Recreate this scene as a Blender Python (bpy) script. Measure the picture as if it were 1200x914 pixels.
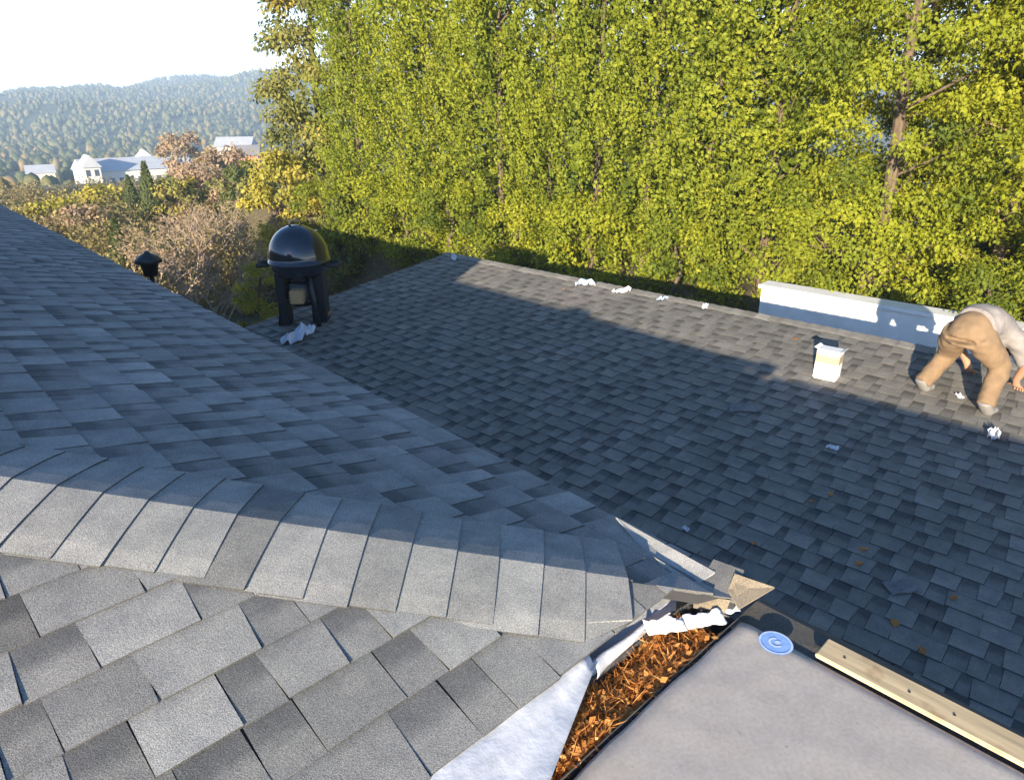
import bpy, bmesh, math, random
import numpy as np
from mathutils import Vector, Matrix, noise as mnoise
R = math.radians
random.seed(7); RNG = np.random.default_rng(7)
for o in list(bpy.data.objects): bpy.data.objects.remove(o)
S = bpy.context.scene
COL = S.collection

# ------------------------------------------------------------------ camera
PITCH, YAW, FPX = 22.5, 46.5, 816.0          # photo pixels (1200 wide)
cam = bpy.data.cameras.new('camera'); camo = bpy.data.objects.new('camera', cam); COL.objects.link(camo)
cam.sensor_width = 36; cam.lens = FPX / 1200 * 36; cam.clip_start = .05; cam.clip_end = 8000
camo.location = (0, 0, 0); camo.rotation_euler = (R(90 - PITCH), 0, R(YAW - 90))
S.camera = camo
# ------------------------------------------------------------------ sky, sun, exposure
SUN_AZ, SUN_EL = 205.0, 12.0                 # direction towards the sun, from +X counter-clockwise
w = bpy.data.worlds.new('World'); S.world = w; w.use_nodes = True
nt = w.node_tree; nt.nodes.clear()
sky = nt.nodes.new('ShaderNodeTexSky'); sky.sky_type = 'NISHITA'; sky.sun_disc = False
sky.sun_elevation = R(SUN_EL); sky.sun_rotation = R(90 - SUN_AZ); sky.air_density = 1.0; sky.dust_density = .5; sky.ozone_density = 6.0
bg = nt.nodes.new('ShaderNodeBackground'); bg.inputs[1].default_value = .10
# pale haze towards the horizon, the same all round
tcw = nt.nodes.new('ShaderNodeTexCoord'); sxw = nt.nodes.new('ShaderNodeSeparateXYZ'); nt.links.new(tcw.outputs['Generated'], sxw.inputs[0])
m1 = nt.nodes.new('ShaderNodeMath'); m1.operation = 'ABSOLUTE'; nt.links.new(sxw.outputs[2], m1.inputs[0])
m2 = nt.nodes.new('ShaderNodeMath'); m2.operation = 'MULTIPLY'; m2.inputs[1].default_value = -11.0; nt.links.new(m1.outputs[0], m2.inputs[0])
m3 = nt.nodes.new('ShaderNodeMath'); m3.operation = 'EXPONENT'; nt.links.new(m2.outputs[0], m3.inputs[0])
mxw = nt.nodes.new('ShaderNodeMix'); mxw.data_type = 'RGBA'; mxw.inputs[7].default_value = (12, 11.9, 11.7, 1)
nt.links.new(m3.outputs[0], mxw.inputs[0]); nt.links.new(sky.outputs[0], mxw.inputs[6])
wo = nt.nodes.new('ShaderNodeOutputWorld'); nt.links.new(mxw.outputs[2], bg.inputs[0]); nt.links.new(bg.outputs[0], wo.inputs[0])
sl = bpy.data.lights.new('sun', 'SUN'); sl.energy = 5.0; sl.angle = R(.53); sl.color = (1, .86, .66)
so = bpy.data.objects.new('sun', sl); COL.objects.link(so)
sd = Vector((math.cos(R(SUN_AZ)) * math.cos(R(SUN_EL)), math.sin(R(SUN_AZ)) * math.cos(R(SUN_EL)), math.sin(R(SUN_EL))))
so.rotation_euler = sd.to_track_quat('Z', 'Y').to_euler()
S.view_settings.view_transform = 'Standard'; S.view_settings.look = 'None'; S.view_settings.gamma = 1
S.view_settings.exposure = 1.7
S.render.engine = 'CYCLES'

# ------------------------------------------------------------------ pixel -> ray
_a, _p = R(YAW), R(PITCH)
CF = np.array([math.cos(_a) * math.cos(_p), math.sin(_a) * math.cos(_p), -math.sin(_p)])
CR = np.array([math.sin(_a), -math.cos(_a), 0.]); CU = np.cross(CR, CF)
def ray(px, py): return CF + CR * (px - 600) / FPX - CU * (py - 457) / FPX
def at_z(px, py, z): d = ray(px, py); return d * (z / d[2])
def at_x(px, py, x): d = ray(px, py); return d * (x / d[0])
def at_r(px, py, r): d = ray(px, py); return d * (r / math.hypot(d[0], d[1]))
def at_d(px, py, r): d = ray(px, py); return d * (r / np.linalg.norm(d))
def at_plane(px, py, p0, n): d = ray(px, py); return d * (np.dot(p0, n) / np.dot(d, n))
def proj(P):
    z = P @ CF
    return np.stack([600 + FPX * (P @ CR) / z, 457 - FPX * (P @ CU) / z, z], -1)

# ------------------------------------------------------------------ materials
def newmat(name):
    m = bpy.data.materials.new(name); m.use_nodes = True
    t = m.node_tree; b = t.nodes['Principled BSDF']; return m, t, b
def node(t, kind, **kw):
    n = t.nodes.new(kind)
    for k, v in kw.items():
        if k.startswith('i_'): n.inputs[int(k[2:]) if k[2:].isdigit() else k[2:]].default_value = v
        else: setattr(n, k, v)
    return n
def ramp(t, fac, stops):
    r = t.nodes.new('ShaderNodeValToRGB'); e = r.color_ramp.elements
    while len(e) < len(stops): e.new(.5)
    for i, (p, c) in enumerate(stops): e[i].position = p; e[i].color = (*c, 1)
    t.links.new(fac, r.inputs[0]); return r.outputs[0]
def noise_tex(t, scale, detail=3, rough=.6, space='Object'):
    n = t.nodes.new('ShaderNodeTexNoise'); n.inputs['Scale'].default_value = scale
    n.inputs['Detail'].default_value = detail; n.inputs['Roughness'].default_value = rough
    tc = t.nodes.new('ShaderNodeTexCoord'); t.links.new(tc.outputs[space], n.inputs['Vector']); return n.outputs['Fac']
def mixc(t, fac, a, b, mode='MIX'):
    m = t.nodes.new('ShaderNodeMix'); m.data_type = 'RGBA'; m.blend_type = mode
    for s, v in ((0, fac), (6, a), (7, b)):
        if isinstance(v, (int, float)): m.inputs[s].default_value = v
        elif isinstance(v, tuple): m.inputs[s].default_value = (*v, 1)
        else: t.links.new(v, m.inputs[s])
    return m.outputs[2]
def bump(t, b, h, strength, dist):
    n = t.nodes.new('ShaderNodeBump'); n.inputs['Strength'].default_value = strength; n.inputs['Distance'].default_value = dist
    t.links.new(h, n.inputs['Height']); t.links.new(n.outputs[0], b.inputs['Normal'])
def attr(t, name='tone'):
    a = t.nodes.new('ShaderNodeAttribute'); a.attribute_name = name; return a.outputs['Fac']
def simple(name, col, rough=.6, var=.15, scale=20, metal=0, bumpd=.0, spec=.5):
    m, t, b = newmat(name)
    f = noise_tex(t, scale, 4)
    dk = tuple(c * (1 - var) for c in col); lt = tuple(min(1, c * (1 + var)) for c in col)
    t.links.new(ramp(t, f, [(.3, dk), (.7, lt)]), b.inputs['Base Color'])
    b.inputs['Roughness'].default_value = rough; b.inputs['Metallic'].default_value = metal
    b.inputs['Specular IOR Level'].default_value = spec
    if bumpd: bump(t, b, f, .6, bumpd)
    return m
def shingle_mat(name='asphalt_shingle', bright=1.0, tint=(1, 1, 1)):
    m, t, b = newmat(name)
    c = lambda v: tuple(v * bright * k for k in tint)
    base = ramp(t, attr(t), [(0, c(.022)), (.14, c(.085)), (.35, c(.15)), (.7, c(.235)), (1, c(.33))])
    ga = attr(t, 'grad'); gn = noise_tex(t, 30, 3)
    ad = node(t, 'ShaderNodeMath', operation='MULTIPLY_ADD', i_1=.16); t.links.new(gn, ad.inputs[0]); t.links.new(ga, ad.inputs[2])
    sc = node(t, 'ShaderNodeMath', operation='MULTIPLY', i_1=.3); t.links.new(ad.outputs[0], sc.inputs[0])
    band = ramp(t, sc.outputs[0], [(.0, (1.1, 1.1, 1.1)), (.10, (1.04, 1.04, 1.04)), (.20, (1.0, 1.0, 1.0)), (.255, (.93, .93, .93)), (.31, (.62, .63, .65)), (.62, (1.04, 1.04, 1.04)), (.74, (.98, .98, .98)), (.80, (.62, .63, .65)), (.95, (.5, .51, .53))])  # dark top band: printed line plus painted-in shadow under the next course's butt
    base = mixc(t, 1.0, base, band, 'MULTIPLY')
    g = noise_tex(t, 340, 2, .7); gr = ramp(t, g, [(.25, (.45, .44, .43)), (.5, (.95, .95, .95)), (.78, (1.75, 1.72, 1.66))])
    col = mixc(t, 1.0, base, gr, 'MULTIPLY')
    b2 = noise_tex(t, 9, 5, .65); blot = ramp(t, b2, [(.3, (.72, .72, .74)), (.7, (1.22, 1.2, 1.15))])
    col = mixc(t, .8, col, blot, 'MULTIPLY')
    st = noise_tex(t, 1.1, 4, .6); stain = ramp(t, st, [(.35, (.8, .84, .8)), (.65, (1.1, 1.08, 1.06))])
    col = mixc(t, .7, col, stain, 'MULTIPLY')
    t.links.new(col, b.inputs['Base Color']); b.inputs['Roughness'].default_value = .92
    b.inputs['Specular IOR Level'].default_value = .25
    bump(t, b, g, .55, .0025); return m
def leaf_mat(name, stops, trans=.35, spread=.2):
    m, t, b = newmat(name)
    oi = t.nodes.new('ShaderNodeObjectInfo')
    a = attr(t); n = noise_tex(t, 1.6, 3)
    ma = node(t, 'ShaderNodeMath', operation='MULTIPLY_ADD', i_1=.7); t.links.new(a, ma.inputs[0])
    mb = node(t, 'ShaderNodeMath', operation='MULTIPLY', i_1=.35); t.links.new(n, mb.inputs[0]); t.links.new(mb.outputs[0], ma.inputs[2])
    mc = node(t, 'ShaderNodeMath', operation='MULTIPLY_ADD', i_1=spread); t.links.new(oi.outputs['Random'], mc.inputs[0]); t.links.new(ma.outputs[0], mc.inputs[2])
    col = ramp(t, mc.outputs[0], stops)
    t.links.new(col, b.inputs['Base Color']); b.inputs['Roughness'].default_value = .62; b.inputs['Specular IOR Level'].default_value = .25
    tr = t.nodes.new('ShaderNodeBsdfTranslucent'); t.links.new(mixc(t, 1., col, (1.25, 1.2, .55), 'MULTIPLY'), tr.inputs[0])
    mx = t.nodes.new('ShaderNodeMixShader'); mx.inputs[0].default_value = trans
    t.links.new(b.outputs[0], mx.inputs[1]); t.links.new(tr.outputs[0], mx.inputs[2])
    t.links.new(mx.outputs[0], t.nodes['Material Output'].inputs[0]); return m
def bark_mat(name, col):
    m, t, b = newmat(name); tc = t.nodes.new('ShaderNodeTexCoord'); mp = t.nodes.new('ShaderNodeMapping'); mp.inputs['Scale'].default_value = (14, 14, 2.5)
    n = t.nodes.new('ShaderNodeTexNoise'); n.inputs['Scale'].default_value = 2; n.inputs['Detail'].default_value = 5
    t.links.new(tc.outputs['Object'], mp.inputs[0]); t.links.new(mp.outputs[0], n.inputs[0])
    t.links.new(ramp(t, n.outputs['Fac'], [(.3, tuple(c * .5 for c in col)), (.7, tuple(c * 1.35 for c in col))]), b.inputs['Base Color'])
    b.inputs['Roughness'].default_value = .9; bump(t, b, n.outputs['Fac'], .8, .02); return m
def wood_mat(name, col):
    m, t, b = newmat(name); tc = t.nodes.new('ShaderNodeTexCoord'); mp = t.nodes.new('ShaderNodeMapping'); mp.inputs['Scale'].default_value = (40, 3, 40)
    n = t.nodes.new('ShaderNodeTexNoise'); n.inputs['Scale'].default_value = 1.5; n.inputs['Detail'].default_value = 6
    t.links.new(tc.outputs['Object'], mp.inputs[0]); t.links.new(mp.outputs[0], n.inputs[0])
    c = ramp(t, n.outputs['Fac'], [(.3, tuple(k * .68 for k in col)), (.5, col), (.72, tuple(min(1, k * 1.25) for k in col))])
    k2 = noise_tex(t, 9, 3); c = mixc(t, .75, c, ramp(t, k2, [(.3, (.62, .5, .4)), (.42, (1, 1, 1)), (1, (1, 1, 1))]), 'MULTIPLY')
    t.links.new(c, b.inputs['Base Color']); b.inputs['Roughness'].default_value = .75; bump(t, b, n.outputs['Fac'], .4, .002); return m

M = {}
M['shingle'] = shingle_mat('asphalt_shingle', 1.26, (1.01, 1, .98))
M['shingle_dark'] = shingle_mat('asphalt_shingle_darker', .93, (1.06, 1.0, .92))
M['deck'] = simple('roof_underlay_black', (.03, .03, .032), .9)
M['stucco'] = simple('cream_stucco', (.5, .47, .4), .9, .1, 60, bumpd=.003)
M['white_wall'] = simple('white_painted_wall', (.72, .72, .70), .85, .08, 5, bumpd=.004)
M['white_metal'] = simple('white_aluminium', (.60, .61, .63), .4, .16, 22, .0, bumpd=.004)
M['gutter'] = simple('dirty_gutter_inside', (.10, .10, .10), .6, .5, 14)
M['galv'] = simple('galvanised_metal', (.5, .52, .55), .35, .2, 14, .8)
M['brick'] = simple('shade_stack_brick', (.3, .13, .09), .9, .35, 12)
M['black_metal'] = simple('black_painted_metal', (.02, .021, .023), .4)
M['rubber'] = simple('dark_rubber', (.03, .03, .03), .8)
M['board'] = wood_mat('raw_pine_board', (.55, .42, .24))
M['bark'] = bark_mat('grey_brown_bark', (.12, .085, .055)); M['bark_light'] = bark_mat('pale_bark', (.32, .22, .14)); M['twig'] = bark_mat('dry_twig', (.33, .25, .19))
M['arbor'] = leaf_mat('arborvitae_foliage', [(.1, (.05, .08, .012)), (.4, (.13, .17, .018)), (.65, (.225, .26, .022)), (.95, (.31, .32, .03))])
M['cedar'] = leaf_mat('cedar_foliage', [(.1, (.055, .09, .012)), (.4, (.16, .195, .016)), (.7, (.275, .295, .018)), (.95, (.36, .34, .03))])
M['deciduous'] = leaf_mat('deciduous_leaves', [(.1, (.06, .085, .025)), (.45, (.16, .17, .045)), (.75, (.26, .235, .06)), (.97, (.42, .32, .05))])
M['tan_leaf'] = leaf_mat('tan_autumn_leaves', [(.1, (.14, .105, .075)), (.5, (.29, .215, .145)), (.8, (.38, .26, .17)), (.97, (.4, .32, .17))])
M['yellow_leaf'] = leaf_mat('yellow_green_leaves', [(.1, (.12, .13, .03)), (.5, (.32, .29, .05)), (.95, (.5, .4, .07))])
M['cypress'] = leaf_mat('cypress_foliage', [(.1, (.025, .045, .02)), (.5, (.06, .085, .03)), (.95, (.12, .14, .045))], .15)
M['dry_leaf'] = leaf_mat('dry_orange_leaves', [(.05, (.10, .04, .015)), (.4, (.36, .13, .03)), (.7, (.52, .22, .055)), (.97, (.6, .36, .12))], .2)
M['forest'] = leaf_mat('hillside_trees', [(.1, (.035, .05, .025)), (.45, (.075, .09, .035)), (.7, (.13, .12, .045)), (.97, (.22, .15, .07))], .0)

# ------------------------------------------------------------------ object helpers
ORG = {}
def link(o): COL.objects.link(o); return o
def tag(o, label=None, cat=None, group=None, kind=None):
    if label: o['label'] = label
    if cat: o['category'] = cat
    if group: o['group'] = group
    if kind: o['kind'] = kind
    return o
def empty(name, loc, label=None, cat=None, group=None):
    o = link(bpy.data.objects.new(name, None)); o.location = loc; o.empty_display_size = .1; ORG[o] = np.array(loc, float)
    return tag(o, label, cat, group)
def mesh_obj(name, V, F, mat, parent=None, loc=None, tone=None, smooth=False, grad=None):
    V = np.asarray(V, float).reshape(-1, 3)
    org = ORG[parent] if parent is not None else (np.array(loc, float) if loc is not None else np.zeros(3))
    me = bpy.data.meshes.new(name); me.from_pydata((V - org).tolist(), [], [list(map(int, f)) for f in F]); me.update()
    if tone is not None:
        a = me.attributes.new('tone', 'FLOAT', 'FACE')
        tv = np.full(len(F), tone) if np.isscalar(tone) else np.asarray(tone)
        a.data.foreach_set('value', tv.astype(np.float32))
    if grad is not None: me.attributes.new('grad', 'FLOAT', 'POINT').data.foreach_set('value', np.asarray(grad, np.float32))
    if smooth: me.polygons.foreach_set('use_smooth', [True] * len(me.polygons))
    me.materials.append(mat if not isinstance(mat, str) else M[mat])
    o = link(bpy.data.objects.new(name, me)); ORG[o] = org
    if parent is not None: o.parent = parent
    else: o.location = org
    return o
def quad_mesh(name, V, mat, parent=None, loc=None, tone=None):
    """V: (n,4,3) array of quads, fast path."""
    n = len(V); org = ORG[parent] if parent is not None else (np.array(loc, float) if loc is not None else np.zeros(3))
    me = bpy.data.meshes.new(name); me.vertices.add(4 * n); me.vertices.foreach_set('co', (V.reshape(-1, 3) - org).astype(np.float32).ravel())
    me.loops.add(4 * n); me.loops.foreach_set('vertex_index', np.arange(4 * n, dtype=np.int32))
    me.polygons.add(n); me.polygons.foreach_set('loop_start', np.arange(0, 4 * n, 4, dtype=np.int32))
    if tone is not None:
        a = me.attributes.new('tone', 'FLOAT', 'FACE'); a.data.foreach_set('value', np.asarray(tone, np.float32))
    me.update(calc_edges=True); me.materials.append(M[mat] if isinstance(mat, str) else mat)
    o = link(bpy.data.objects.new(name, me)); ORG[o] = org
    if parent is not None: o.parent = parent
    else: o.location = org
    return o
class MB:
    def __init__(s): s.V = []; s.F = []; s.T = []; s.G = []
    def add(s, V, F, tone=0.5):
        k = len(s.V); s.V += [tuple(map(float, v)) for v in V]; s.F += [[i + k for i in f] for f in F]; s.T += [tone] * len(F); return s
    def box(s, a, b, tone=.5):
        (x0, y0, z0), (x1, y1, z1) = a, b
        return s.add([(x0, y0, z0), (x1, y0, z0), (x1, y1, z0), (x0, y1, z0), (x0, y0, z1), (x1, y0, z1), (x1, y1, z1), (x0, y1, z1)],
                     [(3, 2, 1, 0), (4, 5, 6, 7), (0, 1, 5, 4), (1, 2, 6, 5), (2, 3, 7, 6), (3, 0, 4, 7)], tone)
    def prism(s, pts, d, tone=.5):
        n = len(pts); pts = [np.array(p, float) for p in pts]; d = np.array(d, float)
        return s.add(pts + [p + d for p in pts], [list(range(n))[::-1], list(range(n, 2 * n))] + [(i, (i + 1) % n, n + (i + 1) % n, n + i) for i in range(n)], tone)
    def tube(s, path, rad, n=8, cap=True, tone=.5):
        path = [np.array(p, float) for p in path]; rad = rad if hasattr(rad, '__len__') else [rad] * len(path)
        V = []; prev = None
        for i, p in enumerate(path):
            t = path[min(i + 1, len(path) - 1)] - path[max(i - 1, 0)]; t = t / (np.linalg.norm(t) + 1e-9)
            if prev is None: prev = np.cross(t, (0, 0, 1) if abs(t[2]) < .9 else (1, 0, 0))
            a = prev - t * np.dot(prev, t); a /= np.linalg.norm(a) + 1e-9; prev = a; b = np.cross(t, a)
            V += [p + rad[i] * (a * math.cos(2 * math.pi * k / n) + b * math.sin(2 * math.pi * k / n)) for k in range(n)]
        F = [(i * n + k, i * n + (k + 1) % n, (i + 1) * n + (k + 1) % n, (i + 1) * n + k) for i in range(len(path) - 1) for k in range(n)]
        if cap: F += [list(range(n))[::-1], list(range((len(path) - 1) * n, len(path) * n))]
        return s.add(V, F, tone)
    def lathe(s, prof, c, n=24, tone=.5):
        c = np.array(c, float); V = []
        for r, z in prof: V += [c + (r * math.cos(2 * math.pi * k / n), r * math.sin(2 * math.pi * k / n), z) for k in range(n)]
        F = [(i * n + k, i * n + (k + 1) % n, (i + 1) * n + (k + 1) % n, (i + 1) * n + k) for i in range(len(prof) - 1) for k in range(n)]
        return s.add(V, F, tone)
    def build(s, name, mat, parent=None, loc=None, smooth=False, tone=False):
        return mesh_obj(name, s.V, s.F, mat, parent, loc, s.T if tone else None, smooth, grad=s.G if s.G else None)
def nrm(v): v = np.asarray(v, float); return v / (np.linalg.norm(v, axis=-1, keepdims=True) + 1e-12)
def copy_tree(o, parent=None):
    c = o.copy(); link(c); ORG[c] = ORG[o]
    if parent is not None: c.parent = parent
    for ch in o.children: copy_tree(ch, c)
    return c
def fbm(x, y, z=0., oct=4): return mnoise.fractal(Vector((x, y, z)), 1.0, 2.0, oct)

# ================================================================== terrain
def terrain_z(x, y):
    r = math.hypot(x, y); az = math.degrees(math.atan2(y, x))
    sm = lambda a, b, v: (lambda q: q * q * (3 - 2 * q))(min(1, max(0, (v - a) / (b - a))))
    z = -5.3 - 17 * sm(20, 230, r) - 4 * sm(200, 420, r)
    crest = 25 + (72 - min(95, max(55, az))) * 2.1 + 14 * fbm(az * .11, 3.1) if 20 < az < 140 else 12
    z += (crest + 26.3) * sm(380, 1250, r) ** 1.15 - 90 * sm(1330, 2300, r)
    if r > 30: z += (fbm(x * .012, y * .012) * 3) * sm(30, 120, r) + fbm(x * .004, y * .004, 5) * 14 * sm(400, 800, r)
    return z
rr = np.concatenate([[0], np.geomspace(4, 3200, 100)]); na = 150
V = []; F = []
for i, r in enumerate(rr):
    for k in range(na):
        a = 2 * math.pi * k / na; x, y = r * math.cos(a), r * math.sin(a); V.append((x, y, terrain_z(x, y)))
for i in range(len(rr) - 1):
    for k in range(na): F.append((i * na + k, (i + 1) * na + k, (i + 1) * na + (k + 1) % na, i * na + (k + 1) % na))
m, t, b = newmat('grassy_ground')
n1 = noise_tex(t, .35, 6); n2 = noise_tex(t, .012, 6, .7)
c1 = ramp(t, n1, [(.3, (.06, .07, .025)), (.5, (.13, .12, .05)), (.7, (.22, .17, .09))])
c2 = ramp(t, n2, [(.35, (.035, .05, .025)), (.55, (.075, .08, .035)), (.75, (.15, .12, .06))])
t.links.new(mixc(t, .6, c1, c2), b.inputs['Base Color']); b.inputs['Roughness'].default_value = .95
tag(mesh_obj('ground', V, F, m, smooth=True), kind='structure')

# ================================================================== roofs
ZE = -1.30; T = .25; Q = math.sqrt(1 + T * T)
C = at_z(862, 703, ZE); X0, Y0 = C[0], C[1]
HS = 1.68                      # hip run to the ridge
YN = Y0 + .150                 # shingles of the near slope stop here; flashing and gutter follow
LEN = 15.5                     # length of the far slope along Y
house = empty('house', (X0 - HS, Y0 + 6, -5.3), 'house with low hip roof, weathered grey shingles and curved hip caps beside the gutter', 'house')

def clip(poly, a, b, c):       # keep a*u+b*v+c >= 0
    out = []
    for i in range(len(poly)):
        p, q = poly[i], poly[(i + 1) % len(poly)]; dp, dq = a * p[0] + b * p[1] + c, a * q[0] + b * q[1] + c
        if dp >= 0: out.append(p)
        if (dp > 0 > dq) or (dp < 0 < dq): s = dp / (dp - dq); out.append((p[0] + s * (q[0] - p[0]), p[1] + s * (q[1] - p[1])))
    return out
TONE_SD = [.08]
def shingle_field(O, eu, ev, en, u0, u1, v0, v1, exp, planes, wr, rnd, hb=(.0038, .0072), vstart=0.):
    """laminated shingles: yields (verts, faces, tone, centre)."""
    out = []; nc = int((v1 - v0 - vstart) / exp) + 2
    vs = [v0 - .02] + [v0 + vstart + exp * i for i in range(0 if vstart > 0 else 1, nc + 1)]
    for ci in range(len(vs) - 1):
        va, vb = vs[ci], vs[ci + 1]
        if va > v1 - .01: break
        u = u0 - rnd.uniform(0, .3); proud = rnd.random() < .5
        while u < u1:
            wd = rnd.uniform(*wr) * (1.15 if proud else .72)
            jt = rnd.uniform(-.0025, .0025)
            taper = rnd.uniform(.0, .012) if proud else -.003
            poly = [(u + .0012 + taper * .3, va + jt), (u + wd - .0012 - taper * .3, va + jt + rnd.uniform(-.0015, .0015)), (u + wd - .0012 + taper, vb + .022), (u + .0012 - taper, vb + .022)]
            for pl in planes:
                poly = clip(poly, *pl)
                if len(poly) < 3: break
            if len(poly) >= 3 and abs(sum(poly[i][0] * poly[(i + 1) % len(poly)][1] - poly[(i + 1) % len(poly)][0] * poly[i][1] for i in range(len(poly)))) > .0008:
                hh = (hb[1] if proud else hb[0]) * rnd.uniform(.85, 1.2)
                k = (vb + .022 - va)
                top = []; bot = []; gq = []
                sk = rnd.uniform(-.0012, .0012)
                for (pu, pv) in poly:
                    q = (pv - va) / k; hgt = hh * (1 - q) + .0012 * q + .0012 + sk * (pu - u) / wd * (1 - q)
                    base = O + eu * pu + ev * pv
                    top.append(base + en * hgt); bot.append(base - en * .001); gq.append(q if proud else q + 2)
                n = len(poly)
                fs = [tuple(range(n))] + [(i, n + i, n + (i + 1) % n, (i + 1) % n) for i in range(n)]
                tone = min(1, max(.2, rnd.gauss(.62 if proud else .46, TONE_SD[0])))
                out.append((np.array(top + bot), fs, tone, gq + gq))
            u += wd; proud = (not proud) if rnd.random() < .85 else proud
    return out
def facing(fs, V, en):         # orient top face outwards
    a = np.cross(V[1] - V[0], V[2] - V[1])
    if np.dot(a, en) < 0: return [tuple(reversed(f)) for f in fs]
    return fs
def screen_area(V):
    P = proj(V); n = len(V) // 2; P = P[:n]
    if (P[:, 2] < .1).any(): return 0
    if P[:, 0].max() < -5 or P[:, 0].min() > 1205 or P[:, 1].max() < -5 or P[:, 1].min() > 919: return 0
    x, y = P[:, 0], P[:, 1]; return abs(np.sum(x * np.roll(y, -1) - y * np.roll(x, -1))) / 2
def place_shingles(groups, limit, mat, seed):
    """groups: list of (pieces, en, slope_object). The biggest on screen become parts, the rest one joined part per slope."""
    rows = []
    for gi, (pcs, en, po) in enumerate(groups):
        for p in pcs: rows.append((screen_area(p[0]), gi, p))
    rows.sort(key=lambda r: -r[0])
    rest = [MB() for _ in groups]
    for i, (a, gi, (V, fs, tone, c)) in enumerate(rows):
        en, po = groups[gi][1], groups[gi][2]; fs = facing(fs, V, en)
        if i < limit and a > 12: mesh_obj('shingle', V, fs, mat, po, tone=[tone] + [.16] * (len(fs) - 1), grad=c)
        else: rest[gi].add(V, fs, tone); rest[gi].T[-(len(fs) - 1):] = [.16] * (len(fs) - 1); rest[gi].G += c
    for gi, mb in enumerate(rest):
        if mb.V: tag(mb.build('shingle_courses', mat, groups[gi][2], tone=True), kind='stuff')

ex, ey, ez = np.eye(3)
RZ = ZE + T * HS
def slope(name, pts, en, parent, mat='deck', th=.03):
    pts = [np.array(p, float) - np.array(en) * .001 for p in pts]
    return MB().prism(pts, -np.array(en) * th).build(name, mat, parent)
# near slope N (rises towards +Y)
nN = nrm(np.array([0, -T, 1.])); evN = nrm(np.array([0, 1., T]))
nF = nrm(np.array([T, 0, 1.])); evF = nrm(np.array([-1., 0, T]))
nW = nrm(np.array([-T, 0, 1.]))
dy = YN - Y0
slN = slope('roof_slope', [C + [-dy, dy, T * dy], C + [-2 * HS + dy, dy, T * dy], C + [-HS, HS, T * HS]], nN, house)
FE = .10; cfe = C + [FE, 0, -T * FE]      # overhang of the far eave
slF = slope('roof_slope', [C, cfe, cfe + [0, LEN, 0], C + [-HS, LEN, T * HS], C + [-HS, HS, T * HS]], nF, house)
slW = slope('roof_slope', [C + [-2 * HS, 0, 0], C + [-2 * HS, LEN, 0], C + [-HS, LEN, T * HS], C + [-HS, HS, T * HS]], nW, house, 'shingle')
rn = random.Random(3)
pN = shingle_field(C, -ex, evN, nN, 0, 2 * HS, .148, HS * Q, .148, [(1, -1 / Q, .0), (-1, -1 / Q, 2 * HS)], (.11, .21), rn)
rn = random.Random(5)
pF = shingle_field(C, ey, evF, nF, 0, LEN, -FE * Q, HS * Q, .165, [(1, -1 / Q, .0), (1, 0, 0)], (.07, .145), rn, vstart=FE * Q + .05)
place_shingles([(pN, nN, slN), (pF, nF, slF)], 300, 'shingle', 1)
# hip caps
eh = nrm(np.array([-1., 1., T])); wN = -nrm(np.cross(nN, eh)); wF = nrm(np.cross(nF, eh))
if np.dot(wN, -ey) < 0: wN = -wN
if np.dot(wF, ex) < 0: wF = -wF
nH = nrm(nN + nF); CW = .232; CE = .1215; CL = .27
def cap_mesh(base, e, wa, wb, na, nb, nh, W, L, rnd, name, parent, hi=.013, lo=.003, mat='shingle', tone=None, ymin=None):
    V = []; nsec = 9; rows = [(0., hi), (.5, (hi + lo) / 2 + .001), (1., lo)]
    Wa, Wb = W + rnd.uniform(-.012, .010), W + rnd.uniform(-.012, .010); sk = rnd.uniform(-.012, .012); curl = rnd.uniform(0, .004)
    for layer in (0, 1):
        for q, hgt in rows:
            for k in range(nsec):
                a = -1 + 2 * k / (nsec - 1)
                wd, nn, ww = (wa, na, Wa) if a < 0 else (wb, nb, Wb)
                dist = abs(a) * ww
                off = math.sqrt(dist * dist + .035 ** 2) - .035 if False else dist
                rnd_drop = .0015 * math.exp(-(dist / .05) ** 2)
                edge = curl * .5 * (abs(a) ** 4) * (1 - q) - .006 * abs(a) ** 5
                p = base + e * (q * L + sk * a) + wd * off + (nn if abs(a) > .01 else nh) * (hgt + .004 + edge) - nh * rnd_drop
                if ymin is not None and a < 0 and p[1] < ymin: p = p + wd * ((ymin - p[1]) / wd[1])
                if layer: p = p - (nn if abs(a) > .01 else nh) * (.0045)
                V.append(p)
    F = []; nr = len(rows); off = nr * nsec
    for i in range(nr - 1):
        for k in range(nsec - 1):
            a, b_, c_, d_ = i * nsec + k, i * nsec + k + 1, (i + 1) * nsec + k + 1, (i + 1) * nsec + k
            F.append((a, b_, c_, d_)); F.append((off + d_, off + c_, off + b_, off + a))
    ntop = len(F)
    loop = [k for k in range(nsec)] + [i * nsec + nsec - 1 for i in range(1, nr)] + [(nr - 1) * nsec + k for k in range(nsec - 2, -1, -1)] + [i * nsec for i in range(nr - 2, 0, -1)]
    for i in range(len(loop)): a, b_ = loop[i], loop[(i + 1) % len(loop)]; F.append((b_, a, off + a, off + b_))
    V = np.array(V); f0 = F[0]
    if np.dot(np.cross(V[f0[1]] - V[f0[0]], V[f0[2]] - V[f0[1]]), na) < 0: F = [tuple(reversed(f)) for f in F]
    tv = rnd.gauss(.64, .09) if tone is None else tone
    return mesh_obj(name, V, F, mat, parent, tone=[tv] * ntop + [.06] * (len(F) - ntop))
rc = random.Random(11)
nhip = int(HS * math.sqrt(2 + T * T) / CE)
for i in range(3, nhip + 1):
    cap_mesh(C + eh * (i * CE + rc.uniform(-.004, .004) - .05), eh, wN, wF, nN, nF, nH, CW, CL, rc, 'hip_cap', house, ymin=YN - .03)
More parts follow.
